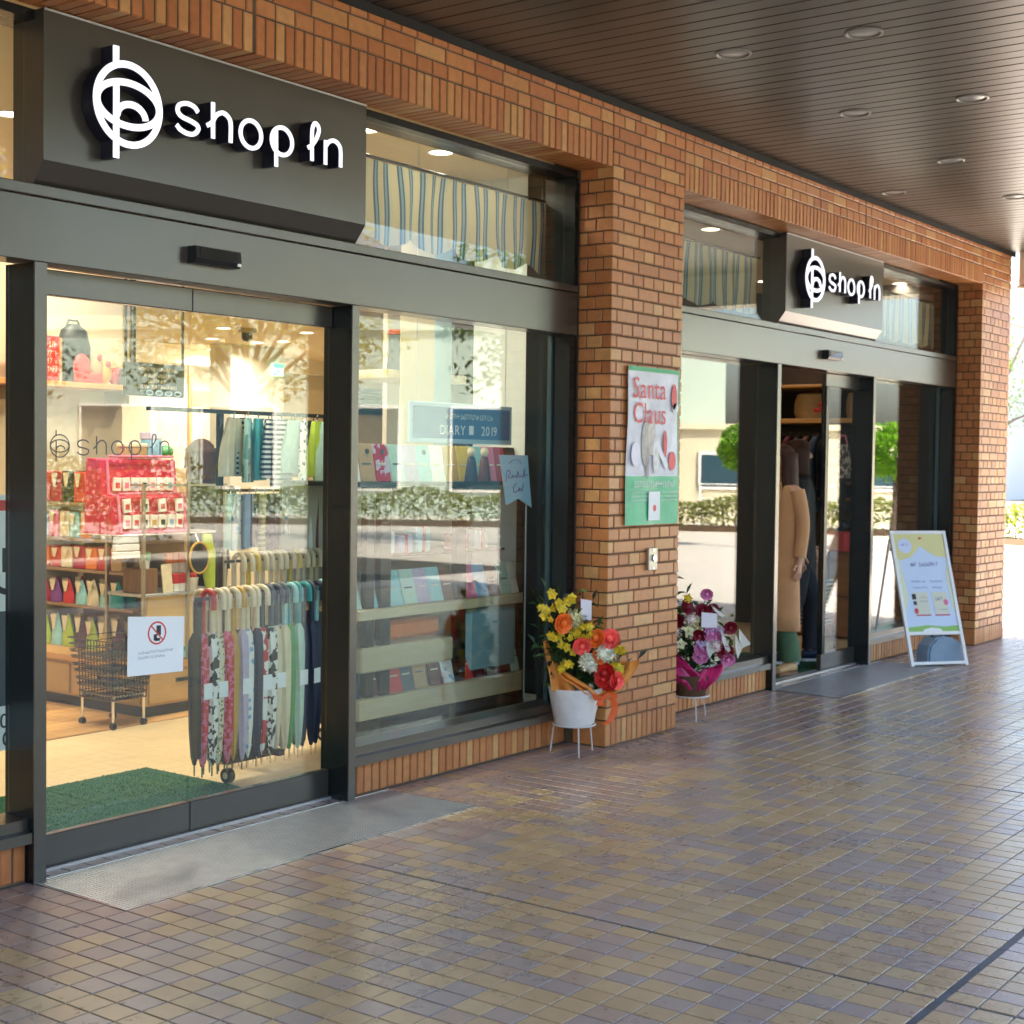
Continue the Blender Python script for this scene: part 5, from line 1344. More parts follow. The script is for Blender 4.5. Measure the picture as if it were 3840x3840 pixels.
def arrangement(C, z0, label, items, potm, potr, poth, wrapm, seed, wrap_pts, foliage):
    rg = random.Random(seed)
    t = thing('flower_arrangement', label, 'flowers', C + Vector((0, 0, z0)), 'opening day flower arrangements')
    def W(u, z, d=0.0): return C + RT_ * u + TOC * d + Vector((0, 0, z))
    mb = MB(); n = 22; rings = []
    for q, (r_, z) in enumerate(((potr * .70, z0), (potr * .73, z0 + .01), (potr * .86, z0 + poth * .5), (potr * .99, z0 + poth * .92), (potr, z0 + poth), (potr * .92, z0 + poth - .01))):
        rings.append([tuple(C + Vector((cos(2 * pi * k / n) * r_ * (1 + .035 * sin(k * 2.7 + q)), sin(2 * pi * k / n) * r_ * (1 + .035 * sin(k * 2.7 + q)), z))) for k in range(n)])
    mb.loft(rings); mb.build('pot', potm, t)
    for k, pts in enumerate(wrap_pts):
        mb = MB(); mb.smooth = True; rows = []
        for (ul, zl, dl_), (ur, zr, dr) in pts:
            rows.append([W(ul + (ur - ul) * f_, zl + (zr - zl) * f_, dl_ + (dr - dl_) * f_ + .02 * sin(f_ * 9 + zl * 20)) for f_ in [i / 8 for i in range(9)]])
        b = len(mb.v)
        for r_ in rows: mb.v += [tuple(p) for p in r_]
        for i in range(len(rows) - 1):
            for j in range(8): a = b + i * 9 + j; mb.face((a, a + 1, a + 10, a + 9))
        o = mb.build('wrapping_sheet', wrapm, t, fix=False)
        sm2 = o.modifiers.new('thickness', 'SOLIDIFY'); sm2.thickness = .0015
    # leaves fill
    mb = MB()
    for (u, z, d, r_, n_) in foliage:
        for _ in range(n_):
            p = W(u + rg.gauss(0, r_), z + rg.gauss(0, r_), d + rg.uniform(-.06, .04))
            dr = (RT_ * rg.uniform(-1, 1) + TOC * rg.uniform(-.2, 1) + Vector((0, 0, rg.uniform(-.4, 1)))).normalized()
            mb.cur = 0 if rg.random() < .85 else 1
            mb.leaf(p, dr, (rg.uniform(-1, 1), rg.uniform(-1, 1), 1), rg.uniform(.05, .09), rg.uniform(.018, .03), .25)
    mb.build('foliage', [LEAFG, LEAFL], t, fix=False, kind='stuff')
    base = W(0, z0 + poth, 0)
    st = MB()
    for kind, col, u, z, d, s_ in items:
        p = W(u, z, d)
        o = inst(f'{col}_{kind}', BL[(kind, col)], p, t, (rg.uniform(-.5, .4), rg.uniform(-.5, .5), FACE_Z + rg.uniform(-.6, .6)), (s_, s_, s_))
        st.tube([base + (p - base) * .1, base + (p - base) * .55 + Vector((0, 0, .02)), p + TOC * -.012], .0028, 4)
    st.build('stems', LEAFG, t, fix=False)
    return t, W
k_ = .3623 / 693
def z4(kind, col, x, y, d=.06, s_=1.0): return (kind, col, (x - 545) * k_ , .165 + (1500 - y) * k_, d, s_)
it = []
for x, y in ((290, 170), (270, 150), (350, 235), (400, 290), (330, 310), (370, 260), (460, 215), (480, 190), (230, 320), (200, 290), (240, 390), (260, 420), (430, 500), (480, 590), (350, 590), (380, 560), (560, 520), (640, 480), (690, 490), (600, 560), (450, 690), (520, 730), (640, 600), (410, 660), (300, 580), (440, 865), (400, 890), (480, 860), (940, 890), (990, 910), (1030, 720), (990, 710), (830, 820), (900, 930), (980, 960), (670, 640), (540, 560), (680, 540)):
    for q in range(2): it.append(z4('orchid', 'yellow', x + r2_.uniform(-22, 22), y + r2_.uniform(-22, 22), .07 + r2_.uniform(-.03, .04), r2_.uniform(.75, 1.15)))
for c, x, y, s_ in (('orange', 400, 440, 1.15), ('orange', 760, 600, 1.1), ('coral', 880, 600, 1.15), ('coral', 600, 670, 1.0), ('red', 840, 940, 1.2), ('red', 890, 1040, 1.0), ('coral', 950, 1015, 1.0), ('red', 820, 1010, .9), ('orange', 780, 780, .9)): it.append(z4('rose', c, x, y, .11, s_))
for x, y, s_ in ((665, 830, 1.05), (700, 880, .8), (640, 800, .85), (830, 735, 1.05), (870, 765, .8)): it.append(z4('mum', 'white', x, y, .12, s_))
it.append(z4('mum', 'cream', 510, 400, .06, 1.05)); it.append(z4('mum', 'cream', 545, 440, .06, .8))
FOILW = mat('crinkled_wrap', (.74, .72, .70), .28, bump=1.0, bscale=28, var=.06)
ORW = mat('orange_paper', (.72, .27, .05), .5, var=.08, bump=.3)
def zz(x, y, d): return ((x - 545) * k_, .165 + (1500 - y) * k_, d)
wr = [[(zz(215, 650, .03), zz(250, 640, .0)), (zz(235, 800, .04), zz(330, 780, -.03)), (zz(275, 960, .06), zz(430, 940, .07)), (zz(300, 1140, .08), zz(560, 1150, .105))],
      [(zz(360, 940, .10), zz(420, 930, .10)), (zz(410, 1000, .115), zz(560, 1010, .125)), (zz(520, 1060, .125), zz(700, 1090, .135)), (zz(640, 1150, .125), zz(790, 1200, .10))],
      [(zz(1010, 860, -.02), zz(1215, 835, .02)), (zz(930, 990, .04), zz(1150, 960, .06)), (zz(850, 1100, .09), zz(1010, 1120, .09)), (zz(760, 1180, .10), zz(860, 1210, .07))]]
fo = [((x - 545) * k_, .165 + (1500 - y) * k_, .0, .06, n) for x, y, n in ((400, 760, 60), (480, 900, 70), (560, 980, 60), (650, 950, 60), (800, 880, 50), (350, 700, 40), (500, 620, 40), (600, 450, 25), (450, 330, 18), (920, 820, 20), (300, 300, 14), (700, 1050, 40), (760, 700, 35))]
A1, W1 = arrangement(C1, .165, 'yellow orchid and orange rose arrangement in a white wrapped pot by the pillar', it, FOILW, .145, .20, ORW, 3, wr, fo)
def card(t, W, u, z, d, w_, h):
    mb = MB(); p = W(u, z, d); u_ = RT_ * w_ / 2
    q = [p - u_, p + u_, p + u_ + Vector((0, 0, h)), p - u_ + Vector((0, 0, h + .008))]
    mb.v += [tuple(v) for v in q] + [tuple(v - TOC * .002) for v in q]
    for f in ((0, 1, 2, 3), (7, 6, 5, 4), (0, 4, 5, 1), (1, 5, 6, 2), (2, 6, 7, 3), (3, 7, 4, 0)): mb.face(f)
    mb.build('name_card', mat('card_white', (.82, .78, .84), .5), t)
    MB().tube([W(u, z - .0005, d - .003), W(u * .5, .36, 0)], .002, 4).build('card_stick', LEAFG, t)
card(A1, W1, (645 - 545) * k_, .165 + (1500 - 420) * k_, .05, .058, .105)
RB = mat('ribbon_orange', (.82, .12, .02), .35, var=.1)
mb = MB()
for pts in ([(840, 1180), (905, 1190), (935, 1260), (920, 1340), (885, 1420), (830, 1450)], [(800, 1170), (740, 1150), (770, 1210), (820, 1180)], [(820, 1180), (900, 1130), (930, 1180), (840, 1190)], [(805, 1190), (780, 1260), (830, 1240)]):
    c_ = spline([W1(*zz(x, y, .15)) for x, y in pts], 5)
    for a, b in zip(c_, c_[1:]):
        o_ = (TOC * .004 + RT_ * .017); mb.quad(a - o_, a + o_, b + o_, b - o_)
o = mb.build('ribbon_bow', RB, A1, fix=False); o.modifiers.new('thickness', 'SOLIDIFY').thickness = .001
# pink arrangement, mostly behind the pillar
C2 = Vector((7.86, .10, 0))
stand(C2, 'thin white wire stand under the pink and crimson flowers', .15)
kk = .3106 / 600
def zp(x, y, d): return ((x - 330) * kk, .15 + (1520 - y) * kk, d)
it = []
for kind, c, x, y, s_ in (('rose', 'crimson', 240, 460, 1.0), ('rose', 'crimson', 430, 500, .9), ('rose', 'crimson', 540, 480, .9), ('rose', 'crimson', 760, 690, .9), ('rose', 'crimson', 400, 790, .9), ('rose', 'crimson', 710, 980, 1.1), ('rose', 'crimson', 130, 620, 1.0), ('rose', 'pink', 540, 770, 1.0), ('rose', 'pink', 600, 800, .9), ('rose', 'pink', 430, 960, 1.0), ('rose', 'pink', 420, 1030, 1.0), ('rose', 'pink', 740, 1070, .9), ('mum', 'blush', 590, 900, .9), ('mum', 'blush', 300, 600, .8), ('orchid', 'lilac', 520, 740, 1.4), ('orchid', 'lilac', 570, 720, 1.3), ('orchid', 'lilac', 430, 880, 1.4), ('orchid', 'cream', 330, 620, 1.5), ('orchid', 'cream', 380, 690, 1.5), ('orchid', 'cream', 270, 740, 1.5), ('orchid', 'lilac', 640, 740, 1.3), ('orchid', 'yellow', 250, 350, 1.2), ('rose', 'pink', 480, 300, .8), ('mum', 'blush', 100, 760, .9), ('rose', 'pink', 60, 900, .9), ('orchid', 'cream', 180, 900, 1.3)):
    it.append((kind, c) + zp(x, y, .09) + (s_,))
PINKW = mat('magenta_paper', (.52, .02, .13), .3, var=.2, bump=.4)
wr = [[(zp(-40, 1000, .02), zp(160, 1020, .05)), (zp(20, 1180, .06), zp(330, 1180, .11)), (zp(120, 1340, .09), zp(500, 1330, .11)), (zp(180, 1430, .09), zp(470, 1430, .09))],
      [(zp(640, 1150, .05), zp(760, 1060, .0)), (zp(430, 1180, .11), zp(700, 1200, .06)), (zp(330, 1330, .12), zp(620, 1300, .08)), (zp(330, 1440, .1), zp(480, 1440, .08))]]
fo = [((x - 330) * kk, .15 + (1520 - y) * kk, .0, .055, n) for x, y, n in ((200, 620, 60), (300, 850, 60), (250, 1050, 60), (420, 1100, 40), (600, 1080, 40), (650, 900, 25), (400, 600, 30), (250, 400, 10), (730, 760, 12), (60, 800, 40))]
A2, W2_ = arrangement(C2, .15, 'pink and crimson arrangement in magenta paper beyond the near pillar', it, mat('basket_brown', (.10, .05, .025), .6, bump=.8), .13, .13, PINKW, 9, wr, fo)
card(A2, W2_, *zp(505, 690, .12), .095, .085)
CEL = mat('cellophane', (.85, .86, .80), .15, alpha=.55)
for pts in ([(860, 700), (1000, 880), (900, 930)], [(640, 690), (770, 960), (720, 990)], [(520, 420), (690, 550), (660, 570)], [(480, 850), (600, 900), (520, 1060)], [(820, 760), (900, 930), (850, 1060)]):
    mb = MB(); p = [W2_(*zp(x, y, .11)) for x, y in pts]; mb.quad(*p, p[0] + (p[2] - p[0]) * .5 + RT_ * -.012 + TOC * .02)
    o = mb.build('clear_wrap', CEL, A2, fix=False); o.modifiers.new('thickness', 'SOLIDIFY').thickness = .001

# ================================================================ people
SKIN = mat('skin', (.56, .31, .20), .5, sss=.05)
def skin_mesh(name, V, E, m):
    me = bpy.data.meshes.new(name); me.from_pydata([v[0] for v in V], E, [])
    o = bpy.data.objects.new(name, me); COL.objects.link(o)
    md = o.modifiers.new('skin', 'SKIN'); md.use_smooth_shade = True; md.branch_smoothing = .4
    if not me.skin_vertices: me.skin_vertices.new() if hasattr(me.skin_vertices, 'new') else None
    for k, v in enumerate(V):
        r_ = v[1] if isinstance(v[1], tuple) else (v[1], v[1])
        me.skin_vertices[0].data[k].radius = r_; me.skin_vertices[0].data[k].use_root = (k == 0)
    sb = o.modifiers.new('smooth', 'SUBSURF'); sb.levels = 1; sb.render_levels = 1
    dg = bpy.context.evaluated_depsgraph_get()
    out = bpy.data.meshes.new_from_object(o.evaluated_get(dg)); out.name = name
    bpy.data.objects.remove(o); bpy.data.meshes.remove(me)
    out.materials.clear(); out.materials.append(m)
    out.polygons.foreach_set('use_smooth', [True] * len(out.polygons))
    return out
def person(label, loc, rz, h, arms, legs, hair, cloth, turn=0.0, lean=0.0):
    """arms: {side: (elbow, wrist)}, legs: {side: (knee, ankle, toe)}; side +1 is the person's left. Facing -Y at rz = 0."""
    s = h / 1.70
    t = thing('person', label, 'person', loc, None, (0, 0, rz))
    V = [((0, 0, .93), (.135, .10)), ((0, 0, 1.06), (.115, .09)), ((0, lean * .3, 1.24), (.135, .10)), ((0, lean * .6, 1.375), (.11, .08)), ((0, lean * .8, 1.45), .05), ((0, lean - .012, 1.50), .048),
         ((0, lean - .028, 1.555), (.058, .072)), ((0, lean - .018, 1.615), (.070, .088)), ((0, lean - .012, 1.665), (.050, .062)), ((0, lean - .118, 1.588), .010)]
    E = [(0, 1), (1, 2), (2, 3), (3, 4), (4, 5), (5, 6), (6, 7), (7, 8), (7, 9)]
    def add(p, r_, par): V.append((tuple(p), r_)); E.append((par, len(V) - 1)); return len(V) - 1
    for sd, (el, wr_) in arms.items():
        a = add((sd * .165, lean * .6, 1.375), .052, 3); b = add(el, .042, a); c = add(wr_, .026, b)
        d = (Vector(wr_) - Vector(el)).normalized(); side = Vector((0, -1, 0)) - d * d.dot(Vector((0, -1, 0))); side.normalize()
        pm2 = Vector(wr_) + d * .075; pl = add(pm2, (.032, .016), c)
        for q, (o_, L) in enumerate(((-.026, .070), (-.009, .082), (.009, .078), (.026, .062))):
            f1 = add(pm2 + side * o_ * 1.1 + d * .028, .0085, pl); f2 = add(pm2 + side * o_ * 1.2 + d * L * .8 + Vector((-sd * .012, 0, 0)), .008, f1); add(pm2 + side * o_ * 1.1 + d * L + Vector((-sd * .03, 0, 0)), .0065, f2)
        th = add(Vector(wr_) + d * .035 + side * .035, .010, pl); add(Vector(wr_) + d * .085 + side * .055, .008, th)
    for sd, (kn, an, to) in legs.items():
        a = add((sd * .085, 0, .86), .085, 0); b = add(kn, .056, a); c = add(an, .034, b); d = add((an[0], an[1] - .02, .045), .032, c); add(to, .026, d)
    V = [(tuple(Vector(p) * s), tuple(q * s for q in (r_ if isinstance(r_, tuple) else (r_, r_)))) for p, r_ in V]
    o = bpy.data.objects.new('body', skin_mesh('body', V, E, SKIN)); COL.objects.link(o); o.parent = t
    hz = lambda x, y, z: (x * s, (y + lean) * s, z * s)
    for sd in (1, -1): MB().ball(hz(sd * .031, -.098, 1.615), (.011 * s, .006 * s, .006 * s), 8, 5).build('eye', INK, t, world=False); MB().box(sd * .031 * s - .014 * s, sd * .031 * s + .014 * s, (-.103 + lean) * s, (-.094 + lean) * s, 1.634 * s, 1.639 * s).build('eyebrow', hair, t, world=False)
    MB().ball(hz(0, -.100, 1.553), (.019 * s, .006 * s, .006 * s), 8, 5).build('lips', mat('lips', (.45, .12, .10), .45), t, world=False)
    return t, s
def ringe(cx, cy, z, rx, ry, n=20, wob=0.0, ph=0.0): return [(cx + rx * cos(2 * pi * k / n) * (1 + wob * sin(5 * 2 * pi * k / n + ph)), cy + ry * sin(2 * pi * k / n) * (1 + wob * sin(5 * 2 * pi * k / n + ph)), z) for k in range(n)]
def hairdo(t, s, m, length, lean=0.0):
    mb = MB()
    rings = []
    for z, rx, ry, dy in ((1.725, .015, .02, 0), (1.712, .05, .06, 0), (1.68, .082, .098, .0), (1.63, .092, .105, .012)): rings.append([(x * s, (y + dy + lean) * s, z * s) for x, y, _ in ringe(0, 0, 0, rx, ry, 18)])
    mb.loft(rings); mb.build('hair', m, t, world=False)
    mb = MB(); K = 16; rows = []
    for f_ in [i / 6 for i in range(7)]:
        z = 1.66 - f_ * length
        rows.append([((.098 + .02 * f_) * cos(a) * s, ((.098 + .01 * f_) * sin(a) + .012 + lean) * s, z * s) for a in [radians(-52) + (radians(232) + radians(52)) * i / K for i in range(K + 1)]])
    b = len(mb.v); mb.smooth = True
    for r_ in rows: mb.v += r_
    for i in range(6):
        for j in range(K): a = b + i * (K + 1) + j; mb.face((a, a + 1, a + K + 2, a + K + 1))
    o = mb.build('hair', m, t, world=False, fix=False); md = o.modifiers.new('thickness', 'SOLIDIFY'); md.thickness = .022; md.offset = 0
def sleeve(t, s, m, pts, rr):
    mb = MB(); mb.tube([tuple(Vector(p) * s) for p in spline(pts, 5)], [q * s for q in [rr[0] + (rr[1] - rr[0]) * i / (5 * (len(pts) - 1)) for i in range(5 * (len(pts) - 1) + 1)]], 12); mb.build('sleeve', m, t, world=False)
def shoe(t, s, ax, ay, toe, m, sole, heel=0.0):
    d = Vector((toe[0] - ax, toe[1] - ay, 0)).normalized(); sd = Vector((-d.y, d.x, 0)); L = (Vector((toe[0], toe[1], 0)) - Vector((ax, ay, 0))).length
    mb = MB(); rings = []
    for f_, w_, h in ((-.06, .025, .06), (-.035, .036, .085), (.03, .038, .09), (.10, .044, .06), (.16, .042, .045), (L + .02, .02, .025)):
        c = Vector((ax, ay, 0)) + d * f_; rings.append([tuple((c + sd * w_ * cos(a) + Vector((0, 0, .018 + h * .5 + h * .5 * sin(a)))) * s) for a in [2 * pi * k / 10 for k in range(10)]])
    mb.loft(rings); o = mb.build('shoe', m, t, world=False)
    mb = MB(); pl = []
    for f_, w_ in ((-.065, .022), (-.04, .038), (.03, .036), (.10, .046), (.17, .042), (L + .03, .012)): pl.append((f_, w_))
    poly = [tuple(Vector((ax, ay, 0)) + d * f_ + sd * w_) for f_, w_ in pl] + [tuple(Vector((ax, ay, 0)) + d * f_ - sd * w_) for f_, w_ in reversed(pl)]
    mb.prism([(p[0], p[1]) for p in poly], .004, .022, lambda u, v, a: (u * s, v * s, a * s)); mb.build('sole', sole, o, world=False)
    if heel: MB().box((ax - .015) * s, (ax + .015) * s, (ay + .02) * s, (ay + .05) * s, 0, heel * s).build('heel', sole, o, world=False)
HB = mat('hair_brown', (.045, .017, .009), .62, spec=.2, var=.3, scale=60, stretch=(1, 1, .08))
COATM = mat('camel_wool', (.52, .265, .115), .9, var=.06, scale=14, bump=.4, bscale=220, sheen=.3)
# customer in the camel coat
arms = {1: ((.205, .02, 1.10), (.205, -.01, .86)), -1: ((-.225, .03, 1.10), (-.225, .01, .87))}
legs = {1: ((.09, -.02, .49), (.10, .02, .085), (.115, -.13, .025)), -1: ((-.09, -.06, .49), (-.10, -.08, .085), (-.11, -.24, .025))}
t, s = person('person with long brown hair in a knee-length camel coat at the open doorway', (9.985, .545, .012), radians(-108), 1.69, arms, legs, HB, None)
mb = MB(); R_ = []
for z, rx, ry, cy in ((1.435, .07, .062, .0), (1.415, .13, .085, .0), (1.38, .178, .09, .005), (1.33, .172, .10, .0), (1.20, .165, .108, .0), (1.02, .155, .105, .0), (.90, .162, .11, .0), (.70, .172, .116, .0), (.45, .18, .122, .0), (.33, .185, .126, .0)): R_.append([(x * s, y * s, z * s) for x, y, _ in ringe(0, cy, 0, rx, ry, 24, .022 if z < 1.2 else 0, z * 2.2)])
mb.loft(R_, caps=False); o = mb.build('coat', COATM, t, world=False); o.modifiers.new('thickness', 'SOLIDIFY').thickness = .008
for sd in (1, -1): 
    mb = MB(); mb.quad(*[tuple(Vector(p) * s) for p in ((sd * .015, -.125, 1.12), (sd * .085, -.108, 1.30), (sd * .075, -.075, 1.43), (sd * .04, -.088, 1.40))]); o = mb.build('lapel', COATM, t, world=False); o.modifiers.new('thickness', 'SOLIDIFY').thickness = .006
mb = MB(); mb.tube([tuple(Vector(p) * s) for p in ((.012, -.132, 1.12), (.012, -.131, .95), (.012, -.145, .7), (.012, -.164, .335))], .004, 5); mb.build('coat_opening_shade', mat('camel_shadow', (.36, .17, .07), .9), t, world=False)  # darker camel tube paints the shade along the coat opening
sleeve(t, s, COATM, [(.155, .0, 1.375), (.19, .01, 1.25), (.205, .02, 1.10), (.206, -.01, .885)], (.060, .046))
sleeve(t, s, COATM, [(-.165, .0, 1.375), (-.215, .015, 1.25), (-.23, .03, 1.10), (-.226, .01, .90)], (.066, .050))
GT = mat('green_trousers', (.055, .115, .055), .8, var=.1)
for sd in (1, -1):
    kn, an, _ = legs[sd]; mb = MB(); R_ = []
    for z, c, r_ in ((.36, (kn[0] * .8, kn[1] * .5), .070), (.25, ((kn[0] + an[0]) / 2, (kn[1] + an[1]) / 2), .082), (.10, an, .080)): R_.append([(x * s, y * s, z * s) for x, y, _ in ringe(c[0], c[1], 0, r_, r_, 16, .02, z * 9)])
    mb.loft(R_); mb.build('trouser_leg', GT, t, world=False)
    shoe(t, s, an[0], an[1], legs[sd][2], G_['tan'], G_['brown'], .05)
hairdo(t, s, HB, .42)
# second customer walking through, in dark clothes
arms = {1: ((.24, -.02, 1.10), (.22, -.16, .90)), -1: ((-.24, .05, 1.10), (-.23, .02, .86))}
legs = {1: ((.09, -.16, .50), (.09, -.14, .09), (.095, -.30, .03)), -1: ((-.09, .02, .48), (-.09, .16, .12), (-.095, .03, .035))}
t, s = person('person in black coat, dark trousers and white-soled sneakers walking behind the camel coat', (10.58, .70, .012), radians(38), 1.74, arms, legs, HB, None)
BC = mat('black_coat', (.010, .010, .013), .75, bump=.2)
mb = MB(); R_ = []
for z, rx, ry in ((1.45, .075, .065), (1.425, .14, .09), (1.385, .195, .105), (1.32, .215, .125), (1.15, .21, .135), (.98, .21, .138), (.80, .225, .15), (.74, .22, .15)): R_.append([(x * s, y * s, z * s) for x, y, _ in ringe(0, 0, 0, rx, ry, 22, .015, z * 4)])
mb.loft(R_); mb.build('coat', BC, t, world=False)
for sd, (el, wr_) in arms.items(): sleeve(t, s, BC, [(sd * .165, 0, 1.375), ((sd * .165 + el[0]) / 2 + sd * .02, el[1] / 2, 1.24), el, tuple(Vector(el) + (Vector(wr_) - Vector(el)) * .92)], (.070, .052))
NT = mat('navy_trousers', (.012, .013, .022), .8)
for sd in (1, -1):
    kn, an, to = legs[sd]; mb = MB(); hp = (sd * .085, 0)
    R_ = []
    for z, c, r_ in ((.86, hp, .105), (.68, ((hp[0] + kn[0]) / 2, (hp[1] + kn[1]) / 2), .095), (.49, kn, .078), (.30, ((kn[0] + an[0]) / 2, (kn[1] + an[1]) / 2), .070), (.10, an, .060)): R_.append([(x * s, y * s, z * s) for x, y, _ in ringe(c[0], c[1], 0, r_, r_, 16, .02, z * 9)])
    mb.loft(R_); mb.build('trouser_leg', NT, t, world=False)
    shoe(t, s, an[0], an[1], to, G_['navy'], PAPER)
hairdo(t, s, HB, .22)
MB().loft([[(.30 * s + cos(a) * .05, (-.12) * s + sin(a) * .12 * q, (.84 - h) * s) for a in [2 * pi * i / 12 for i in range(12)]] for q, h in ((.5, 0), (1, .05), (1.05, .22), (.9, .26))]).build('shoulder_bag', G_['black'], t, world=False)
# staff member at the back of the gondola
arms = {1: ((.23, -.06, 1.12), (.16, -.26, 1.05)), -1: ((-.23, -.06, 1.12), (-.16, -.26, 1.05))}
legs = {1: ((.09, -.02, .49), (.09, .02, .085), (.10, -.13, .03)), -1: ((-.09, -.02, .49), (-.09, .02, .085), (-.10, -.13, .03))}
t, s = person('person with brown hair in dark clothes behind the red polka stand', (6.58, 3.10, .013), radians(150), 1.66, arms, legs, HB, None)
mb = MB(); R_ = []
for z, rx, ry in ((1.445, .07, .06), (1.42, .13, .085), (1.38, .185, .10), (1.30, .20, .118), (1.12, .19, .12), (.95, .195, .128), (.84, .20, .13)): R_.append([(x * s, y * s, z * s) for x, y, _ in ringe(0, 0, 0, rx, ry, 20, .01, z)])
mb.loft(R_); mb.build('jacket', BC, t, world=False)
for sd, (el, wr_) in arms.items(): sleeve(t, s, BC, [(sd * .165, 0, 1.375), ((sd * .165 + el[0]) / 2 + sd * .02, el[1] / 2, 1.25), el, tuple(Vector(el) + (Vector(wr_) - Vector(el)) * .9)], (.066, .046))
for sd in (1, -1):
    mb = MB(); mb.loft([[(x * s, y * s, z * s) for x, y, _ in ringe(sd * .088, 0, 0, r_, r_, 14)] for z, r_ in ((.88, .10), (.5, .078), (.08, .06))]); mb.build('trouser_leg', NT, t, world=False); shoe(t, s, sd * .09, .02, (sd * .10, -.13), BLACKP, BLACKP)
hairdo(t, s, HB, .24)

# ================================================================ the open square outside
PAVE = mat('plaza_stone', (.46, .41, .36), .7, var=.10, scale=.6, bump=.15)
def pave_pattern():
    t = PAVE.node_tree; b = t.nodes['Principled BSDF']
    tc = t.nodes.new('ShaderNodeTexCoord'); br = t.nodes.new('ShaderNodeTexBrick'); br.inputs['Scale'].default_value = 1.0
    br.inputs['Brick Width'].default_value = .3; br.inputs['Row Height'].default_value = .3; br.inputs['Mortar Size'].default_value = .006; br.offset = 0
    br.inputs['Color1'].default_value = (.58, .53, .47, 1); br.inputs['Color2'].default_value = (.54, .50, .45, 1); br.inputs['Mortar'].default_value = (.34, .33, .32, 1)
    t.links.new(tc.outputs['Object'], br.inputs['Vector']); t.links.new(br.outputs['Color'], b.inputs['Base Color'])
pave_pattern()
struct(MB().box(-300, 300, -300, 300, -.5, -.13), 'ground', mat('earth', (.16, .14, .10), .9))
gp = MB(); gp.box(13.721, 60, -60, 60, -.129, -.002); gp.box(-40, 13.72, -60, -7.001, -.129, -.002); gp.box(-40, -3.001, -7.0, 0, -.129, -.002)
struct(gp, 'square_pavement', PAVE)
struct(MB().box(-40, 17.5, -12.4, -7.6, -.0015, .003), 'added_dark_road', mat('added_asphalt', (.055, .053, .05), .8, var=.15, scale=8, bump=.4))  # dark surface added to cut pale reflections in the door glass
LF = {'a': leaf_mat('leaf_autumn', (.26, .24, .03), .45), 'b': leaf_mat('leaf_green', (.075, .13, .02), .45), 'c': leaf_mat('leaf_hedge', (.16, .18, .04), .5), 'e': leaf_mat('leaf_added_dark', (.035, .065, .015), .45, .3), 'd': leaf_mat('leaf_topiary', (.15, .30, .02), .4)}  # the darkest leaves are for trees added to dim the glass
BARK = mat('bark', (.085, .06, .045), .9, var=.3, bump=.6)
def tree(name, label, x, y, h, cr, m, seed, n=3200, trunk_h=2.3, ls=.16, flat=.75, grp=None):
    rg = random.Random(seed)
    t = thing(name, label, 'tree', (x, y, 0), grp)
    mb = MB(); mb.tube([(x, y, -.1), (x + rg.uniform(-.05, .05), y, trunk_h * .5), (x + rg.uniform(-.1, .1), y + rg.uniform(-.1, .1), trunk_h), (x, y, h * .8)], [.035 * h * .5, .028 * h * .5, .022 * h * .5, .01], 8)
    tips = []
    for k in range(11):
        a = rg.uniform(0, 2 * pi); z0 = trunk_h * rg.uniform(.85, 1.25); e = Vector((x + cos(a) * cr * rg.uniform(.4, .85), y + sin(a) * cr * rg.uniform(.4, .85), trunk_h + (h - trunk_h) * rg.uniform(.2, .9)))
        b0 = Vector((x, y, z0)); mid = (b0 + e) / 2 + Vector((0, 0, .2)); mb.tube([b0, mid, e], [.018 * h * .4, .012 * h * .4, .005], 6); tips.append(e); tips.append(mid + Vector((rg.uniform(-.3, .3), rg.uniform(-.3, .3), .3)))
    mb.build('trunk', BARK, t)
    cl = [(e, rg.uniform(.25, .42) * cr) for e in tips]
    for k in range(16):
        a = rg.uniform(0, 2 * pi); q = cr * math.sqrt(rg.random()) * .9; cl.append((Vector((x + cos(a) * q, y + sin(a) * q, (trunk_h + h) / 2 + rg.uniform(-.42, .42) * (h - trunk_h) * math.sqrt(max(.05, 1 - (q / cr) ** 2)))), rg.uniform(.2, .36) * cr))
    mb = MB()
    for k in range(n):
        c, r_ = cl[rg.randrange(len(cl))]
        d = Vector((rg.gauss(0, 1), rg.gauss(0, 1), rg.gauss(0, 1))).normalized(); p = c + Vector((d.x, d.y, d.z * flat)) * r_ * rg.random() ** .45
        mb.leaf(p, (rg.uniform(-1, 1), rg.uniform(-1, 1), rg.uniform(-.8, .4)), (rg.uniform(-1, 1), rg.uniform(-1, 1), 1), ls * rg.uniform(.7, 1.3), ls * .6, .2)
    mb.build('crown', m, t, fix=False)
tree('street_tree', 'autumn tree reflected high in the closed glass doors', 9.5, -12.0, 7.2, 2.6, LF['a'], 1, 6000, 2.3, .11)
tree('street_tree', 'yellowing tree reflected in the stationery window', 16.5, -12.5, 6.8, 2.5, LF['a'], 2, 6000, 2.3, .11)
tree('street_tree', 'green tree reflected beyond the near pillar', 22.0, -10.5, 6.4, 2.1, LF['b'], 3, 3200)
tree('street_tree', 'tall green tree across the square', 13.0, -22.0, 9.0, 3.4, LF['b'], 4, 3200)
tree('street_tree', 'autumn tree at the right picture edge beyond the far pillar', 44.0, 14.5, 7.5, 3.0, LF['a'], 5, 3000)
tree('street_tree', 'pale green tree at the right picture edge, farthest', 60.0, 16.0, 11.0, 4.5, LF['b'], 6, 3000)
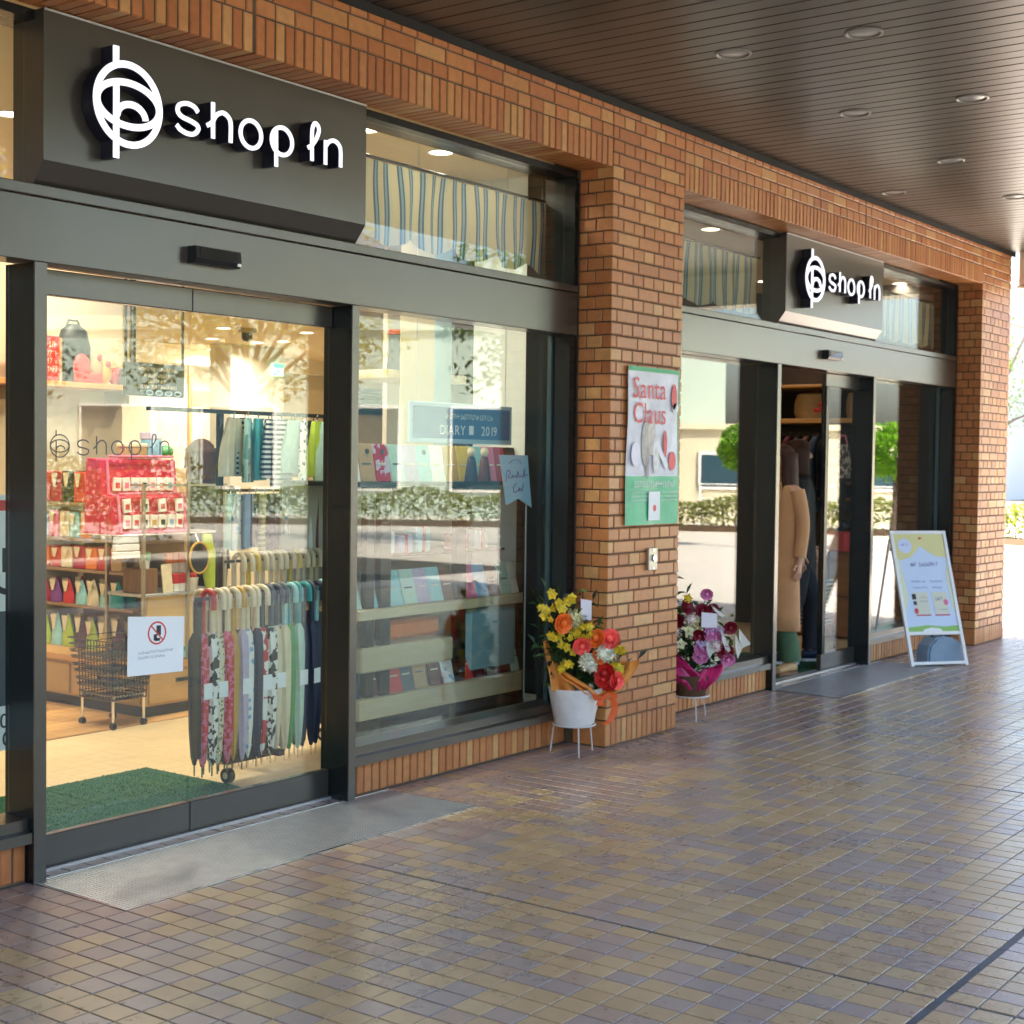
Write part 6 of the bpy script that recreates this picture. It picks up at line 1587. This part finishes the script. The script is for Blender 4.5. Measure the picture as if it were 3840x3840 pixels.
def topiary(x, y, zc, r_, label, seed):
    rg = random.Random(seed); t = thing('topiary_tree', label, 'tree', (x, y, 0), 'round clipped trees across the square')
    mb = MB(); mb.tube([(x, y, -.05), (x + .05, y, zc * .5), (x, y, zc)], [.07, .05, .03], 8)
    for k in range(5): a = k * 1.3; mb.tube([(x, y, zc - r_ * .9), (x + cos(a) * r_ * .6, y + sin(a) * r_ * .6, zc - r_ * .1)], [.03, .01], 6)
    mb.build('trunk', BARK, t); mb = MB()
    for k in range(2200):
        d = Vector((rg.gauss(0, 1), rg.gauss(0, 1), rg.gauss(0, 1))).normalized(); q = r_ * (rg.random() ** .3) * (1 + .12 * sin(d.x * 7 + d.z * 5))
        mb.leaf(Vector((x, y, zc)) + Vector((d.x, d.y, d.z * .8)) * q, d + Vector((rg.uniform(-.6, .6), rg.uniform(-.6, .6), rg.uniform(-.6, .6))), (rg.uniform(-1, 1), 1, rg.uniform(-1, 1)), .13, .07, .2)
    mb.build('crown', LF['d'], t, fix=False)
topiary(26.0, -5.3, 1.85, .60, 'round clipped tree reflected right of the open doorway', 21)
topiary(24.9, -7.7, 1.88, .52, 'round clipped tree reflected left of the open doorway', 22)
def hedge(p0, p1, h, wd, label, seed, n=5200):
    rg = random.Random(seed); p0 = Vector(p0); p1 = Vector(p1); t = thing('hedge', label, 'hedge', ((p0 + p1) / 2), 'low hedges round the square'); d = p1 - p0; nn = Vector((-d.y, d.x, 0)).normalized(); mb = MB()
    for k in range(n):
        f_ = rg.random(); z = h * math.sqrt(rg.random()) * (1 + .15 * sin(f_ * d.length * 2.3)); o_ = rg.gauss(0, .33) * wd
        mb.leaf(p0 + d * f_ + nn * o_ + Vector((0, 0, z)), (rg.uniform(-1, 1), rg.uniform(-1, 1), rg.uniform(-.2, 1)), (rg.uniform(-1, 1), 1, .3), .10, .06, .2)
    mb.build('foliage', LF['c'], t, fix=False, kind='stuff')
    mb = MB()
    for k in range(18):
        q = p0 + d * (k + .5) / 18; mb.tube([q, q + Vector((rg.uniform(-.1, .1), rg.uniform(-.1, .1), h * .8))], [.02, .008], 5)
    mb.build('stems', BARK, t)
    k0 = MB(); a = nn * wd * .75; k0.v += [tuple(v) for v in (p0 + a, p0 - a, p1 - a, p1 + a)] + [tuple(v + Vector((0, 0, .12))) for v in (p0 + a, p0 - a, p1 - a, p1 + a)]
    for f in ((0, 1, 2, 3), (4, 5, 6, 7), (0, 1, 5, 4), (1, 2, 6, 5), (2, 3, 7, 6), (3, 0, 4, 7)): k0.face(f)
    k0.build('bed_kerb', mat('bed_soil', (.09, .055, .03), .9), t)
hedge((29.5, -14, 0), (33.0, -5.0, 0), .75, .55, 'low hedge reflected across the square beside the clipped trees', 31)
hedge((22, -25, 0), (29.3, -14.6, 0), .8, .6, 'low sunlit hedge reflected in the stationery window', 32)
hedge((29.8, 3.6, 0), (32.5, 11.5, 0), .85, .6, 'low hedge at the right picture edge beyond the far pillar', 33)
# white railing, buildings
t = thing('white_railing', 'white painted railing reflected right of the open doorway', 'railing', (33, -8.5, 0)); RW = mat('rail_white', (.78, .78, .76), .4)
for k in range(9):
    x, y = 31.4 + k * .36, -12.4 + k * .9; MB().cyl((x, y, -.002), (x, y, 1.1), .03).build('post', RW, t)
for z_ in (.35, .72, 1.08): MB().tube([(31.4, -12.4, z_), (31.4 + 8 * .36, -12.4 + 8 * .9, z_)], .022, 6).build('rail', RW, t)
def building(label, x0, x1, y0, y1, h, wall, wins, par=.4, face='x', rz=0.0):
    t = thing('building', label, 'building', ((x0 + x1) / 2, (y0 + y1) / 2, 0), rot=(0, 0, rz)); MB().box(x0, x1, y0, y1, -.12, h).build('wall', wall, t); MB().box(x0 - .15, x1 + .15, y0 - .15, y1 + .15, h + .001, h + par).build('roof_edge', wall, t)
    WG = mat('window_blue', (.03, .07, .10), .08)
    for (a, b, z0, z1) in wins:
        if face == 'x': f = MB().box(x0 - .06, x0 - .001, a, b, z0, z1).build('window', WHITE, t); MB().box(x0 - .075, x0 - .0605, a + .08, b - .08, z0 + .08, z1 - .08).build('pane', WG, f)
        else: f = MB().box(a, b, y1 + .001, y1 + .06, z0, z1).build('window', WHITE, t); MB().box(a + .08, b - .08, y1 + .0605, y1 + .075, z0 + .08, z1 - .08).build('pane', WG, f)
RB_ = radians(-30)
building('pale teal building with blue windows reflected beyond the near pillar', 29.3, 39.3, -38, -15, 5.2, mat('wall_teal', (.46, .56, .50), .8, var=.04), [(-37 + k * 3.6, -34.8 + k * 3.6, .7, 3.1) for k in range(6)], rz=RB_)
building('low cream boundary building reflected right of the open doorway', 36.8, 42.8, -18.1, -4.1, 2.5, mat('wall_cream', (.62, .57, .42), .8, var=.04), [(-16.4 + k * 4.4, -15.2 + k * 4.4, .9, 1.9) for k in range(3)], .15, rz=RB_)
building('pale building with dark windows at the right picture edge', 75, 90, 20, 46, 9, mat('wall_pale', (.70, .68, .64), .8, var=.04), [(22 + k * 6, 23.6 + k * 6, z, z + 1.6) for k in range(4) for z in (1.0, 4.4)])
for k, (x, y, lb) in enumerate([(3.0, -15, 'dark tree added opposite the closed doors, leftmost'), (6.5, -19, 'dark tree added opposite the closed doors, behind the first'), (11.5, -16, 'dark tree added opposite the closed doors, centre'), (18, -24, 'dark tree added opposite the closed doors, farther right'), (0, -24, 'dark tree added opposite the closed doors, far left'), (8.5, -27, 'dark tree added opposite the closed doors, far centre')]):
    tree('added_tree', lb, x, y, 8.5, 3.3, LF['e'], 40 + k, 5200, 1.6, .15)  # dark trees added to dim what the closed doors reflect
hedge((-6, -13, 0), (17, -14.5, 0), 1.5, .9, 'tall hedge added across the square to dull the door reflections', 50, 14000)  # hedge put in to block bright paving from the door glass
# bicycle reflected by the left glass of the far shopfront
bx, by = 29.0, -9.2; t = thing('bicycle', 'parked bicycle whose wheel is reflected left of the open doorway', 'bicycle', (bx, by, 0), rot=(0, 0, radians(70)))
for u in (-.52, .52):
    wv = MB().tube([(u + cos(a) * .33, 0, .335 + sin(a) * .33) for a in [2 * pi * k / 28 for k in range(28)]], .016, 6, closed=True).build('tyre', BLACKP, t, world=False)
    mb = MB()
    for k in range(12): a = 2 * pi * k / 12; mb.tube([(u, 0, .335), (u + cos(a) * .32, 0, .335 + sin(a) * .32)], .0018, 4)
    mb.build('spokes', CHROME, wv, world=False)
FR = mat('bike_frame', (.05, .08, .12), .35)
for a, b in (((-.52, .335), (-.18, .80)), ((-.52, .335), (-.08, .30)), ((-.08, .30), (-.18, .85)), ((-.08, .30), (.38, .78)), ((-.17, .76), (.37, .82)), ((.52, .335), (.36, .92))): MB().tube([(a[0], 0, a[1]), (b[0], 0, b[1])], .016, 6).build('frame_tube', FR, t, world=False)
MB().ball((-.19, 0, .88), (.12, .06, .03)).build('saddle', BLACKP, t, world=False); MB().tube([(.30, -.25, .98), (.36, -.05, .95), (.36, .05, .95), (.30, .25, .98)], .012, 6).build('handlebar', CHROME, t, world=False)

for o in list(COL.objects):
    if o.name.split('.')[0] in ('lettering', 'small_lettering', 'handwriting', 'chalk_lettering', 'chalk_pattern') and o.type == 'MESH': o['kind'] = 'stuff'
